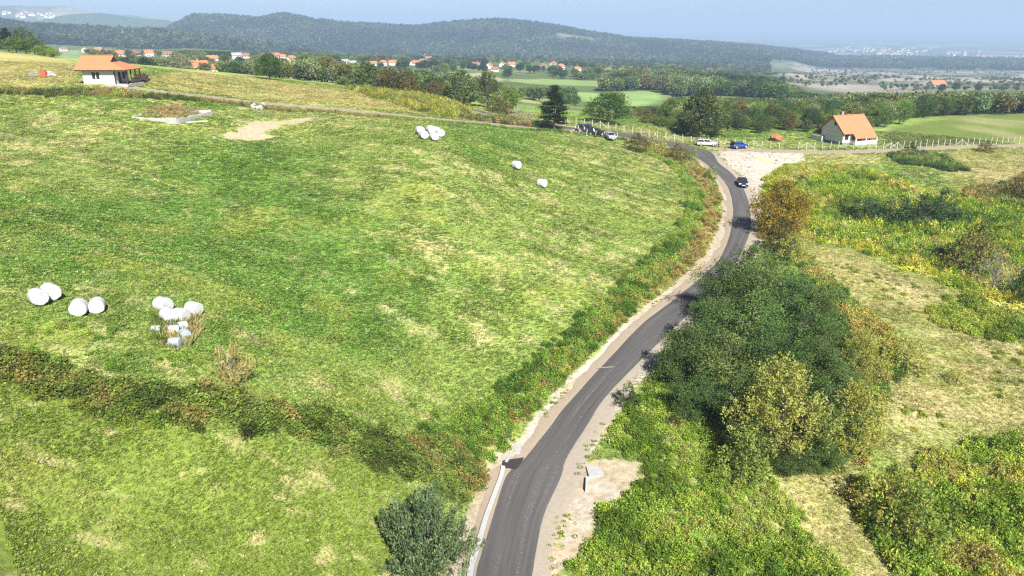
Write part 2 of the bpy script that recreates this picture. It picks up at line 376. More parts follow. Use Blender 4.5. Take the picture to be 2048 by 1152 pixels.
def badland_band(x, y):
    """the eroded ground on the right of the valley"""
    r = np.hypot(x, y); az = np.degrees(np.arctan2(x, y))
    return sstep(17.5, 21, az) * sstep(800, 900, r) * sstep(2450, 2150, r)
def ground_colour(x, y):
    """albedo of the ground and how bare it is"""
    r = np.hypot(x, y); n = len(x)
    near = r < 420
    j = fbm(x, y, 6, 4, 11); j2 = fbm(x, y, 1.6, 3, 12)
    # mown streaks run along the slope
    a = R_(-24); xs = x * math.cos(a) + y * math.sin(a); ys = -x * math.sin(a) + y * math.cos(a)
    streak = fbm(xs / 5.5, ys, 2.6, 4, 13); big = fbm(x, y, 34, 3, 14)
    c = np.tile(GREEN, (n, 1))
    c = lerp(c, LUSH, sstep(.05, .5, -big + .5 * j))
    stripe = np.sin(ys * 2 * math.pi / 2.9 + 2.2 * fbm(x, y, 22, 2, 15)) * sstep(-.2, .4, fbm(x, y, 26, 2, 16))
    dry = sstep(.02, .55, .13 * stripe + (.55 * streak + .4 * big + .6 * j2 + .02))
    c = lerp(c, TAN * .86, dry * .5)
    c = lerp(c, YEL, sstep(.1, .6, j) * .5)
    bare = np.zeros(n)
    def put(name, col, amt=1.0, soft=1.2, jit=1.5, size=None):
        nonlocal c
        p = Z[name]; m = (x > p[:, 0].min() - 12) & (x < p[:, 0].max() + 12) & (y > p[:, 1].min() - 12) & (y < p[:, 1].max() + 12)
        if not m.any(): return np.zeros(n)
        w = np.zeros(n); s = sdf(p, x[m], y[m]) + jit * (j[m] * 1.3 + j2[m])
        w[m] = sstep(soft, -soft, s) * amt
        c = lerp(c, col if np.ndim(col) == 1 else col, w); return w
    lm = lerp(lerp(np.tile(np.array((.105, .145, .026)), (n, 1)), YEL, sstep(-.1, .6, j + .3 * streak) * .5), TAN, sstep(.2, .7, j2 + .6 * big) * .55)
    put('lower_meadow', lm)
    st = lerp(np.tile(np.array((.205, .188, .070)), (n, 1)), GREEN, sstep(0, .6, streak * .8 + big) * .6)
    put('stubble', st); put('left_brow', st)
    dg = lerp(lerp(np.tile(np.array((.225, .205, .088)), (n, 1)), np.array((.27, .235, .125)), sstep(-.1, .5, j)), np.array((.16, .175, .05)), sstep(-.3, .35, -j2 * .7 - big * .5 - j * .4) * .85)
    for k in ('dry_a', 'dry_b', 'dry_c', 'dry_d'): put(k, dg, .92, 2.4, 2.6)
    rf = lerp(np.tile(np.array((.072, .098, .022)), (n, 1)), np.array((.135, .135, .055)), sstep(-.1, .5, fbm(x, y / 2.2, 14, 3, 19)))
    put('right_field', rf, 1, 2)
    put('yard', np.array((.17, .20, .06)), 1, 1.5)
    w = put('dirt', SAND * .95, 1, 1.5, 2.4); bare = np.maximum(bare, w)
    gv = lerp(np.tile(GRAVEL, (n, 1)), np.array((.26, .27, .15)), sstep(.15, .5, j2 * .8 + j * .5) * .75)
    w = put('gravel_a', gv, 1, .7, .8); bare = np.maximum(bare, w)
    for k in ('bare_r', 'bare_l'):
        w = put(k, lerp(np.tile(SAND, (n, 1)), GRAVEL, sstep(-.3, .4, j2)), 1, .5, .7); bare = np.maximum(bare, w)
    # valley floor
    fv = sstep(235, 300, r)
    vc = lerp(np.tile(np.array((.06, .085, .026)), (n, 1)), np.array((.14, .17, .055)), sstep(.0, .5, fbm(x, y, 60, 3, 21)))
    vc = lerp(vc, np.array((.075, .10, .035)), sstep(900, 1500, r))
    inR = Z['right_field']; keep = sstep(2, -2, sdf(inR, x, y)) if near.any() else 0
    c = lerp(c, vc, fv * (1 - keep))
    for k, col in (('valley_field_a', (.135, .20, .065)), ('valley_field_b', (.15, .205, .07)), ('valley_field_c', (.24, .23, .12)), ('valley_field_d', (.14, .20, .09)), ('valley_field_e', (.15, .20, .08))):
        p = Z[k]; m = r > 250; w = np.zeros(n); w[m] = sstep(6, -6, sdf(p, x[m], y[m]) + 4 * j[m]); c = lerp(c, np.array(col), w)
    p = Z['badland']; m = (r > 500) & (r < 3000); w = np.zeros(n)
    w[m] = sstep(30, -30, sdf(p, x[m], y[m]) + 60 * fbm(x[m], y[m], 120, 3, 23))
    w = np.maximum(w, badland_band(x, y) * sstep(-.35, .1, fbm(x, y, 190, 3, 26)))
    bl = lerp(np.tile(np.array((.205, .182, .152)), (n, 1)), np.array((.075, .085, .042)), sstep(-.3, .25, fbm(x, y, 70, 4, 24)))
    bl = lerp(bl, np.array((.20, .185, .175)), sstep(.1, .4, fbm(x, y, 260, 2, 25)))
    c = lerp(c, bl, w)
    # wooded hills, and the plain with pale fields
    hill = sstep(1450, 1800, r) * (1 - badland_band(x, y))
    hc = lerp(np.tile(FOREST * 1.25, (n, 1)), np.array((.16, .15, .10)), sstep(.42, .6, fbm(x, y, 240, 4, 31)) * .8)
    c = lerp(c, hc, hill)
    pl = sstep(3300, 4200, r)
    fx = vnoise(np.floor(x / 170) * 3.1, np.floor(y / 330) * 2.7, 33)
    pc = lerp(np.tile(np.array((.05, .07, .035)), (n, 1)), np.array((.20, .20, .12)), sstep(.62, .75, fx) * .8)
    c = lerp(c, pc, pl)
    # loose soil and gravel beside the asphalt
    rd = np.full(n, 1e9); m = r < 330; rd[m] = road_dist(x[m], y[m])
    w = sstep(3.5, 2.9, rd + .55 * j + .4 * j2); c = lerp(c, lerp(np.tile(SAND, (n, 1)), GRAVEL, sstep(-.4, .4, j)), w); bare = np.maximum(bare, w)
    ld = np.full(n, 1e9); ld[m] = dist_line(lane[::2], x[m], y[m]); td = np.full(n, 1e9); td[m] = dist_line(track[::2], x[m], y[m])
    w = sstep(1.9, 1.3, ld + .4 * j2); c = lerp(c, SAND * .95, w); bare = np.maximum(bare, w)
    w = sstep(2.0, 1.4, td + .4 * j2); c = lerp(c, SAND * .9, w); bare = np.maximum(bare, w)
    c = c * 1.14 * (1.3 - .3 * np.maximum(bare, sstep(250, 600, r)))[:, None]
    return np.clip(c, 0, 1), bare, rd

# ------------------------------------------------------------------ terrain mesh
def relief(x, y, rd=None):
    if rd is None: rd = road_dist(x, y)
    calm = np.minimum(dist_line(lane[::2], x, y), dist_line(track[::2], x, y))
    return (fbm(x, y, 2.2, 3, 51) * .13 + fbm(x, y, 9, 2, 52) * .22) * sstep(2.6, 6.5, rd) * sstep(1.2, 3.5, calm)
def surf(x, y):
    x = np.asarray(x, float); y = np.asarray(y, float); z = height0(x, y); m = np.hypot(x, y) < 320
    if m.any(): z[m] += relief(x[m], y[m])
    return z
def build_terrain():
    az = np.r_[np.linspace(-180, -62, 26)[:-1], np.linspace(-62, -43, 40)[:-1], np.linspace(-43, 43, 560), np.linspace(43, 62, 40)[1:], np.linspace(62, 180, 26)[1:-1]]
    az = np.radians(az)
    rr_ = [.2]
    while rr_[-1] < 30000:
        q = rr_[-1]; rr_.append(q * (1 + (.3 if q < 14 else .03 if q < 26 else .0062 if q < 260 else .0085 if q < 1500 else .013 if q < 5000 else .03)))
    rad = np.array(rr_)
    A, Rr = np.meshgrid(az, rad); x = (np.sin(A) * Rr).ravel(); y = (np.cos(A) * Rr).ravel()
    z = height0(x, y); r = np.hypot(x, y)
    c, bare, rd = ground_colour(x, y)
    m = r < 320
    z[m] += relief(x[m], y[m], rd[m])
    m2 = (r >= 320) & (r < 2500); z[m2] += fbm(x[m2], y[m2], 45, 4, 53) * (2.0 * sstep(1700, 1300, r[m2]) + 4.5 * badland_band(x[m2], y[m2]))
    na, nr = len(az), len(rad)
    i = np.arange(nr - 1)[:, None] * na; jn = np.arange(na)
    jj = (jn + 1) % na
    f = np.stack([i + jn, i + jj, i + na + jj, i + na + jn], -1).reshape(-1, 4)
    f = f[:, ::-1]
    v = np.c_[x, y, z]
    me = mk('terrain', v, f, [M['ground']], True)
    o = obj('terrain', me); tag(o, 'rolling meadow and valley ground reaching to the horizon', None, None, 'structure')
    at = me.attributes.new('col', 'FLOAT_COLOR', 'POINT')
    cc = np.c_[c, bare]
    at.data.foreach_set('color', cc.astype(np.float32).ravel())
    return o

def ground_mat():
    m = bpy.data.materials.new('ground'); n, l = nodes_of(m); b = n['Principled BSDF']
    b.inputs['Roughness'].default_value = .95; b.inputs['Specular IOR Level'].default_value = .1
    at = n.new('ShaderNodeAttribute'); at.attribute_name = 'col'
    tc = n.new('ShaderNodeTexCoord')
    def nz(scale, det, rough=.6):
        t = n.new('ShaderNodeTexNoise'); t.inputs['Scale'].default_value = scale; t.inputs['Detail'].default_value = det; t.inputs['Roughness'].default_value = rough
        l.new(tc.outputs['Object'], t.inputs['Vector']); return t
    a, c = nz(1.9, 5, .7), nz(.022, 6, .65)
    def rng_(t, lo, hi):
        r = n.new('ShaderNodeMapRange'); r.inputs['From Min'].default_value = .25; r.inputs['From Max'].default_value = .75
        r.inputs['To Min'].default_value = lo; r.inputs['To Max'].default_value = hi; l.new(t.outputs['Fac'], r.inputs['Value']); return r
    mu = n.new('ShaderNodeMath'); mu.operation = 'MULTIPLY'
    l.new(rng_(a, .62, 1.35).outputs[0], mu.inputs[0]); l.new(rng_(c, .75, 1.25).outputs[0], mu.inputs[1])
    vm = n.new('ShaderNodeVectorMath'); vm.operation = 'SCALE'
    l.new(at.outputs['Color'], vm.inputs[0]); l.new(mu.outputs[0], vm.inputs['Scale']); l.new(vm.outputs[0], b.inputs['Base Color'])
    bp = n.new('ShaderNodeBump'); bp.inputs['Strength'].default_value = .55; bp.inputs['Distance'].default_value = .22
    l.new(a.outputs['Fac'], bp.inputs['Height']); l.new(bp.outputs[0], b.inputs['Normal'])
    return m
M['ground'] = ground_mat()
terrain = build_terrain()
def H(x, y): return float(surf(np.array([x]), np.array([y]))[0])

# ------------------------------------------------------------------ roads
def ribbon(name, L, Rg, lift, mat, label, n=9, crown=0.0, jit=(0, 0), seed=0):
    L, Rg = np.asarray(L), np.asarray(Rg); k = len(L)
    s = np.r_[0, np.cumsum(np.linalg.norm(np.diff((L + Rg) / 2, axis=0), axis=1))]
    w = (Rg - L); ww = np.linalg.norm(w, axis=1, keepdims=True)
    if jit[0]: L = L - w / ww * (jit[0] * fbm(s, s * 0 + 3, 2.5, 4, seed))[:, None]
    if jit[1]: Rg = Rg + w / ww * (jit[1] * fbm(s, s * 0 + 9, 2.5, 4, seed + 1))[:, None]
    t = np.linspace(0, 1, n)
    P = L[:, None] * (1 - t)[None, :, None] + Rg[:, None] * t[None, :, None]
    x, y = P[..., 0].ravel(), P[..., 1].ravel()
    z = height0(x, y) + lift + np.tile(crown * (1 - (2 * t - 1) ** 2), k)
    z = z.reshape(k, n); z[:, 0] -= lift * .8; z[:, -1] -= lift * .8
    i = np.arange(k - 1)[:, None] * n; j = np.arange(n - 1)
    f = np.stack([i + j, i + j + 1, i + n + j + 1, i + n + j], -1).reshape(-1, 4)
    me = mk(name, np.c_[x, y, z.ravel()], f, [mat], True)
    uv = me.uv_layers.new(name='UVMap'); U = np.c_[np.tile(t, k), np.repeat(s, n)]
    uv.data.foreach_set('uv', U[f.ravel()].astype(np.float32).ravel())
    o = obj(name, me); tag(o, label, None, None, 'structure'); return o

def asphalt_mat(name, base, pale):
    m = bpy.data.materials.new(name); n, l = nodes_of(m); b = n['Principled BSDF']; b.inputs['Roughness'].default_value = .82
    tc = n.new('ShaderNodeTexCoord'); uv = n.new('ShaderNodeUVMap'); sep = n.new('ShaderNodeSeparateXYZ'); l.new(uv.outputs[0], sep.inputs[0])
    # streaks drawn out along the lane, from the paver and from wheels
    mp = n.new('ShaderNodeMapping'); mp.inputs['Scale'].default_value = (15, .10, 1); l.new(uv.outputs[0], mp.inputs['Vector'])
    st = n.new('ShaderNodeTexNoise'); st.inputs['Scale'].default_value = 1; st.inputs['Detail'].default_value = 5; l.new(mp.outputs[0], st.inputs['Vector'])
    mp2 = n.new('ShaderNodeMapping'); mp2.inputs['Scale'].default_value = (5, .05, 1); l.new(uv.outputs[0], mp2.inputs['Vector'])
    st2 = n.new('ShaderNodeTexNoise'); st2.inputs['Scale'].default_value = 1; st2.inputs['Detail'].default_value = 3; l.new(mp2.outputs[0], st2.inputs['Vector'])
    fine = n.new('ShaderNodeTexNoise'); fine.inputs['Scale'].default_value = 14; fine.inputs['Detail'].default_value = 6; l.new(tc.outputs['Object'], fine.inputs['Vector'])
    ad = n.new('ShaderNodeMath'); ad.operation = 'ADD'; l.new(st.outputs['Fac'], ad.inputs[0]); l.new(st2.outputs['Fac'], ad.inputs[1])
    ad2 = n.new('ShaderNodeMath'); ad2.operation = 'ADD'; l.new(ad.outputs[0], ad2.inputs[0]); l.new(fine.outputs['Fac'], ad2.inputs[1])
    mr = n.new('ShaderNodeMapRange'); mr.inputs['From Min'].default_value = 1.1; mr.inputs['From Max'].default_value = 2.0; l.new(ad2.outputs[0], mr.inputs['Value'])
    mx = n.new('ShaderNodeMix'); mx.data_type = 'RGBA'; mx.inputs['A'].default_value = (*base, 1); mx.inputs['B'].default_value = (*pale, 1); l.new(mr.outputs[0], mx.inputs['Factor'])
    # spilled chippings: sparse pale grains gathered in the streaks
    vo = n.new('ShaderNodeTexVoronoi'); vo.inputs['Scale'].default_value = 5.5; l.new(tc.outputs['Object'], vo.inputs['Vector'])
    lt = n.new('ShaderNodeMath'); lt.operation = 'LESS_THAN'; lt.inputs[1].default_value = .19; l.new(vo.outputs['Distance'], lt.inputs[0])
    g = n.new('ShaderNodeMath'); g.operation = 'GREATER_THAN'; g.inputs[1].default_value = .54; l.new(st2.outputs['Fac'], g.inputs[0])
    ml = n.new('ShaderNodeMath'); ml.operation = 'MULTIPLY'; l.new(lt.outputs[0], ml.inputs[0]); l.new(g.outputs[0], ml.inputs[1])
    ml2 = n.new('ShaderNodeMath'); ml2.operation = 'MULTIPLY'; ml2.inputs[1].default_value = .8; l.new(ml.outputs[0], ml2.inputs[0])
    mx2 = n.new('ShaderNodeMix'); mx2.data_type = 'RGBA'; mx2.inputs['B'].default_value = (.22, .20, .185, 1); l.new(ml2.outputs[0], mx2.inputs['Factor']); l.new(mx.outputs['Result'], mx2.inputs['A'])
    l.new(mx2.outputs['Result'], b.inputs['Base Color'])
    bp = n.new('ShaderNodeBump'); bp.inputs['Strength'].default_value = .3; bp.inputs['Distance'].default_value = .02; l.new(fine.outputs['Fac'], bp.inputs['Height']); l.new(bp.outputs[0], b.inputs['Normal'])
    return m
M['asphalt'] = asphalt_mat('asphalt', (.034, .032, .032), (.078, .075, .074))
M['asphalt_fresh'] = asphalt_mat('fresh_asphalt', (.012, .010, .010), (.022, .018, .019))
M['gravel'] = plain('sandy_gravel', (.225, .185, .138), .95, .16, 3.5, bump=.3)
M['gravel_pale'] = plain('pale_gravel', (.25, .218, .178), .95, .16, 3.5, bump=.3)

wv = road_r - road_l; wl = np.linalg.norm(wv, axis=1, keepdims=True); un = wv / wl
ribbon('asphalt_road', road_l, road_r, .085, M['asphalt'], 'winding asphalt lane climbing past the meadow to the fence', 11, .03, (.10, .10), 44)
cut = int(len(road_l) * .82)
ribbon('gravel_shoulder', (road_l - un * 1.05)[:cut], (road_l + un * .3)[:cut], .045, M['gravel'], 'sandy gravel shoulder on the meadow side of the asphalt lane', 5, 0, (.5, 0), 3)
ribbon('gravel_shoulder', (road_r - un * .3)[:cut], (road_r + un * 1.5)[:cut], .045, M['gravel_pale'], 'pale gravel shoulder on the thicket side of the asphalt lane', 6, 0, (0, .7), 5)
def strip(name, c, w, lift, mat, label, jit=.3, seed=0):
    t = np.gradient(c, axis=0); t /= np.linalg.norm(t, axis=1, keepdims=True); nn = np.c_[t[:, 1], -t[:, 0]]
    return ribbon(name, c - nn * w / 2, c + nn * w / 2, lift, mat, label, 5, 0, (jit, jit), seed)
strip('asphalt_road', road2, 4.0, .07, M['asphalt'], 'far bend of the asphalt lane vanishing behind the brush', .02)
strip('gravel_lane', lane, 2.3, .04, M['gravel'], 'pale gravel lane running along the top of the meadow', .5, 21)
strip('dirt_track', track, 2.6, .04, M['gravel'], 'dirt track running along the wire fence', .6, 31)
# the short dark asphalt lip beside the kerb's head
a, b_, c_, d_ = GP([(1003,936),(1006,923),(1048,917),(1034,940)])
lp = np.array([a, b_, c_, d_]); lz = height0(lp[:, 0], lp[:, 1]) + .115
lipme = MB().slab([(lp[i][0], lp[i][1], lz[i]) for i in range(4)], .12)
mark = [G(1194, 737.5), G(1226, 735), G(1227, 736.6), G(1194, 738.6)]
o = MB().slab([(q[0], q[1], q[2] + .125) for q in mark], .004).build('chalk_mark', M['gravel_pale']); tag(o, 'pale chalky smear across the asphalt lane', None, None, 'structure')
o = lipme.build('asphalt_apron', M['asphalt_fresh']); tag(o, 'short dark asphalt lip at the head of the kerb', None, None, 'structure')

# ------------------------------------------------------------------ air
hz = MB().box(-31000, 31000, -31000, 31000, -136, 150).build('haze', None)
tag(hz, 'pale summer haze over the valley', None, None, 'stuff')
hm = bpy.data.materials.new('haze'); n, l = nodes_of(hm); n.remove(n['Principled BSDF'])
pv = n.new('ShaderNodeVolumePrincipled'); pv.inputs['Color'].default_value = (.41, .57, .80, 1); pv.inputs['Density'].default_value = HAZE_DENSITY
pv.inputs['Anisotropy'].default_value = 0.0
l.new(pv.outputs[0], n['Material Output'].inputs['Volume']); hz.data.materials.clear(); hz.data.materials.append(hm)

# ------------------------------------------------------------------ plant building
LEAF_GAIN = 1.72
def unit(v): return v / np.maximum(np.linalg.norm(v, axis=-1, keepdims=True), 1e-9)
def leaves(c, axis, L, Wd, g, up=.6):
    """kite-shaped leaves at c pointing along axis"""
    n = len(c); axis = unit(axis)
    nr = unit(g.normal(size=(n, 3)) + np.array([0, 0, up])); sd = unit(np.cross(axis, nr)); nr = np.cross(sd, axis)
    L = np.broadcast_to(L, (n,))[:, None]; Wd = np.broadcast_to(Wd, (n,))[:, None]
    a = c - axis * L * .5; b = c + sd * Wd * .5 + nr * L * .10; d = c - sd * Wd * .5 + nr * L * .10; e = c + axis * L * .5
    v = np.stack([a, b, e, d], 1).reshape(-1, 3)
    return v, np.arange(4 * n).reshape(n, 4)

def leaf_mesh(name, v, f, lv, mat):
    me = mk(name, v, f, [mat]); at = me.attributes.new('lv', 'FLOAT', 'FACE'); at.data.foreach_set('value', lv.astype(np.float32)); return me

def tube(mb, pts, radii, n=7):
    pts = [Vector(p) for p in pts]; base = len(mb.v)
    for i, p in enumerate(pts):
        d = (pts[min(i + 1, len(pts) - 1)] - pts[max(i - 1, 0)]).normalized(); u = d.orthogonal().normalized(); w = d.cross(u)
        mb.v += [tuple(p + (u * math.cos(2 * math.pi * k / n) + w * math.sin(2 * math.pi * k / n)) * radii[i]) for k in range(n)]
    for i in range(len(pts) - 1):
        for k in range(n):
            a = base + i * n + k; b = base + i * n + (k + 1) % n; mb.f.append((a, b, b + n, a + n))
    mb.f.append(tuple(base + (len(pts) - 1) * n + k for k in range(n)))

def make_tree(key, h, w, prof, nc, cr, lpc, L, Wd, mat, seed, bark='bark', lobes=.25, plume=0, flat=.75, inner=.5, trunk_r=None, up=.6, limbs=12, lean=.03, stems=1):
    """one tree kind: (trunk mesh, crown mesh) of height h and crown width w"""
    g = np.random.default_rng(seed)
    pf = np.array(prof); hs = np.linspace(pf[0, 0], pf[-1, 0], 200); rs = np.interp(hs, pf[:, 0], pf[:, 1])
    ch = g.choice(hs, nc, p=rs / rs.sum()); ang = g.uniform(0, 2 * np.pi, nc)
    ph = g.uniform(0, 6.3, 4)
    lob = 1 + lobes * (np.sin(2 * ang + ph[0] + 5 * ch) * .5 + np.sin(3 * ang + ph[1] - 7 * ch) * .5) + lobes * .5 * g.normal(size=nc) * .5
    fr = inner + (1 - inner) * np.sqrt(g.uniform(0, 1, nc))
    rad = np.interp(ch, pf[:, 0], pf[:, 1]) * w / 2 * fr * lob
    C = np.c_[np.cos(ang) * rad, np.sin(ang) * rad, ch * h + g.normal(size=nc) * .02 * h]
    out = unit(np.c_[np.cos(ang), np.sin(ang), .35 + .9 * (ch - .4)])
    k = lpc; cc = np.repeat(C, k, 0); oo = np.repeat(out, k, 0)
    size = cr * g.uniform(.6, 1.35, nc); ss = np.repeat(size, k)
    off = g.normal(size=(nc * k, 3)) * np.array([.55, .55, .55 * flat]) * ss[:, None]
    if plume:
        t = g.uniform(-.4, 1, nc * k) * plume; pd = unit(oo * .7 + np.array([0, 0, .8]))
        off = off * np.interp(t / plume, [-.4, .3, 1], [.75, .6, .22])[:, None] + pd * (t * ss)[:, None]
    p = cc + off
    axis = oo * .5 + g.normal(size=p.shape) * .7 + np.array([0, 0, -.15 if not plume else .5])
    Ls = L * g.uniform(.65, 1.35, len(p)); v, f = leaves(p, axis, Ls, Ls * Wd, g, up)
    lv = np.clip(np.repeat(g.uniform(0, 1, nc), k) * .55 + g.uniform(0, 1, len(p)) * .45, 0, 1)
    crown = leaf_mesh(key + '_crown', v, f, lv, mat)
    mb = MB(); tr = trunk_r or h * .022
    for s_ in range(stems):
        sx = (g.normal() * .12 * w, g.normal() * .12 * w) if stems > 1 else (g.normal() * lean * h, g.normal() * lean * h)
        pts = [(sx[0] * t + .02 * h * math.sin(3 * t + s_), sx[1] * t, h * .93 * t - (.4 if t == 0 else 0)) for t in (0, .12, .3, .5, .7, 1)]
        tube(mb, pts, [tr * q / (1 if stems == 1 else 1.6) for q in (1.35, 1, .85, .65, .42, .1)])
    for i in g.choice(nc, min(limbs, nc), replace=False):
        z0 = max(.12 * h, C[i, 2] * g.uniform(.45, .75)); t = z0 / (h * .93)
        a = Vector((0, 0, z0)); b = Vector(C[i]); m = (a + b) / 2 + Vector((0, 0, .06 * h))
        tube(mb, [a, m, b], [tr * .4, tr * .25, tr * .06], 5)
    return mk(key + '_trunk', mb.v, mb.f, [M[bark]], True), crown, h, w

ROUND = [(.12, .25), (.25, .75), (.45, 1), (.65, .92), (.82, .62), (.95, .25), (1, .05)]
EGG = [(.08, .3), (.2, .8), (.35, 1), (.55, .88), (.75, .6), (.9, .3), (1, .04)]
CONE = [(.06, .5), (.16, .95), (.3, 1), (.5, .8), (.7, .55), (.88, .25), (1, .02)]
TALL = [(.1, .3), (.25, .85), (.45, 1), (.7, .8), (.88, .45), (1, .05)]
BUSH = [(.0, .75), (.2, 1), (.45, .95), (.7, .7), (.88, .4), (1, .08)]
lg = lambda *c: tuple(min(.8, q * LEAF_GAIN) for q in c)
LM = {
 'locust': leaf_mat('locust_leaf', lg(.020, .040, .013), lg(.066, .104, .030), lg(.125, .165, .050)),
 'yellow': leaf_mat('yellowing_leaf', lg(.085, .095, .018), lg(.21, .215, .052), lg(.32, .31, .10), hue=.06),
 'broad': leaf_mat('broad_leaf', lg(.022, .048, .012), lg(.065, .105, .022), lg(.105, .145, .035)),
 'bright': leaf_mat('bright_leaf', lg(.04, .08, .012), lg(.10, .155, .022), lg(.17, .21, .04)),
 'dark': leaf_mat('dark_leaf', lg(.014, .030, .012), lg(.038, .064, .024), lg(.065, .095, .036)),
 'silver': leaf_mat('silvery_leaf', lg(.07, .095, .05), lg(.19, .215, .11), lg(.32, .33, .20)),
 'hornbeam': leaf_mat('hornbeam_leaf', lg(.025, .042, .014), lg(.085, .11, .034), lg(.19, .21, .085)),
 'pine': leaf_mat('pine_needle', lg(.010, .020, .010), lg(.026, .042, .017), lg(.045, .062, .026), hue=.05),
 'orange': leaf_mat('autumn_leaf', lg(.066, .058, .010), lg(.165, .128, .018), lg(.235, .160, .022), hue=.05),
 'rust': leaf_mat('rusty_leaf', lg(.040, .040, .014), lg(.085, .078, .024), lg(.13, .105, .034)),
 'olive': leaf_mat('olive_leaf', lg(.022, .042, .018), lg(.060, .092, .042), lg(.125, .158, .080)),
 'grey': leaf_mat('dry_twig_leaf', lg(.06, .056, .042), lg(.13, .118, .09), lg(.18, .165, .125), trans=.15),
 'shrub': leaf_mat('shrub_leaf', lg(.035, .065, .014), lg(.10, .135, .028), lg(.17, .19, .05)),
 'straw': leaf_mat('straw', lg(.13, .11, .04), lg(.23, .20, .08), lg(.31, .27, .13), trans=.2),
}
T = {}
for i in range(3):
    T['locust%d' % i] = make_tree('locust', 7.5, 6.0, [(.1, .45), (.25, .9), (.5, 1), (.72, .85), (.9, .5), (1, .1)], 125, .80, 115, .21, .5, LM['locust'], 20 + i, lobes=.55, inner=.5, limbs=14)
T['feather0'] = make_tree('feather', 8, 6.4, EGG, 260, .70, 48, .23, .40, LM['yellow'], 31, plume=1.5, lobes=.35, inner=.5)
T['feather1'] = make_tree('feather', 7, 5.0, CONE, 210, .66, 48, .23, .40, LM['yellow'], 32, plume=1.4, lobes=.4, inner=.5)
T['round0'] = make_tree('round', 10, 8.5, ROUND, 150, .95, 30, .42, .55, LM['broad'], 41, lobes=.3)
T['round1'] = make_tree('round', 9, 8.5, ROUND, 150, .9, 30, .40, .55, LM['bright'], 42, lobes=.3)
T['round2'] = make_tree('round', 9, 9, ROUND, 140, 1.0, 30, .42, .55, LM['dark'], 43, lobes=.45)
T['round3'] = make_tree('round', 8, 8, EGG, 140, .9, 30, .40, .55, LM['rust'], 44, lobes=.45)
T['silver0'] = make_tree('silver', 9, 8, ROUND, 110, 1.0, 30, .42, .5, LM['silver'], 45, lobes=.3, bark='bark_pale', up=1.2)
T['hornbeam0'] = make_tree('hornbeam', 11, 9, CONE, 400, .8, 36, .36, .55, LM['hornbeam'], 46, plume=1.0, lobes=.3, up=1.0)
T['hornbeam1'] = make_tree('hornbeam', 10, 6, TALL, 150, .85, 34, .36, .5, LM['hornbeam'], 47, plume=1.0, lobes=.35, up=1.0)
T['shrub0'] = make_tree('shrub', 3, 3.4, BUSH, 70, .42, 30, .20, .5, LM['shrub'], 51, lobes=.4, stems=4, limbs=8, trunk_r=.05)
T['shrub1'] = make_tree('shrub', 3, 3.2, BUSH, 70, .42, 30, .20, .5, LM['dark'], 52, lobes=.5, stems=4, limbs=8, trunk_r=.05)
T['shrub2'] = make_tree('shrub', 3, 3.4, BUSH, 70, .42, 30, .20, .5, LM['rust'], 53, lobes=.4, stems=4, limbs=8, trunk_r=.05)
T['shrub3'] = make_tree('shrub', 3, 3.2, BUSH, 60, .45, 30, .20, .4, LM['yellow'], 54, plume=1.0, lobes=.4, stems=4, limbs=8, trunk_r=.05)
T['orange0'] = make_tree('orange', 7, 6.8, [(.02, .6), (.15, .9), (.35, 1), (.6, .92), (.8, .68), (.94, .35), (1, .1)], 260, .66, 40, .26, .5, LM['orange'], 55, lobes=.35)
T['olive0'] = make_tree('olive', 5.5, 5.6, ROUND, 330, .55, 50, .22, .38, LM['olive'], 56, lobes=.45, plume=.7, bark='bark_pale', inner=.35, limbs=18)
T['bare0'] = make_tree('bare', 3.2, 3.6, BUSH, 60, .5, 12, .30, .12, LM['grey'], 57, lobes=.3, stems=7, limbs=40, trunk_r=.05, bark='bark_pale', plume=1)
T['straw0'] = make_tree('straw', 1.5, 2.2, BUSH, 40, .3, 24, .35, .12, LM['straw'], 58, lobes=.3, stems=6, limbs=14, trunk_r=.02, bark='bark_pale', plume=1.2)

def make_pine(seed=61, h=10.5, w=7.5):
    g = np.random.default_rng(seed); mb = MB(); P = []; A = []
    tube(mb, [(0, 0, -.4), (.05, 0, h * .3), (-.05, .05, h * .65), (0, 0, h * .97)], [.22, .17, .11, .02])
    for z in np.linspace(.18, .98, 13):
        nb = 6 if z < .8 else 4
        rr0 = w / 2 * np.interp(z, [.15, .3, .5, .75, 1], [.85, 1, .85, .55, .08])
        for k in range(nb):
            a = 2 * math.pi * k / nb + g.uniform(0, 1.2); r1 = rr0 * g.uniform(.55, 1.15)
            tip = np.array([math.cos(a) * r1, math.sin(a) * r1, z * h + r1 * g.uniform(-.1, .22)]); st = np.array([0, 0, z * h - .25])
            tube(mb, [st, (st + tip) / 2 - np.array([0, 0, .1]), tip], [.06, .04, .012], 4)
            m = int(70 + 130 * r1 / (w / 2)); t = g.uniform(.25, 1.05, m) ** .8
            q = st + (tip - st) * t[:, None] + g.normal(size=(m, 3)) * np.array([.34, .34, .16]) * (.4 + .8 * t)[:, None]
            P.append(q); A.append(np.tile(unit(tip - st), (m, 1)) + g.normal(size=(m, 3)) * .55 + np.array([0, 0, .35]))
    P = np.vstack(P); v, f = leaves(P, np.vstack(A), .42 * g.uniform(.7, 1.3, len(P)), .16, g, 1.0)
    return mk('pine_trunk', mb.v, mb.f, [M['bark']], True), leaf_mesh('pine_crown', v, f, g.uniform(0, 1, len(P)), LM['pine']), h, w
T['pine0'] = make_pine()

def tree(kind, x, y, h, w, name, label, cat='tree', group=None, sink=.05):
    tm, cm, h0, w0 = T[kind]
    r = empty(name, (x, y, H(x, y) - sink), random.uniform(0, 6.28), (w / w0, w / w0, h / h0))
    obj('trunk' if cat == 'tree' else 'stems', tm, r); obj('crown' if cat == 'tree' else 'foliage', cm, r)
    return tag(r, label, cat, group)

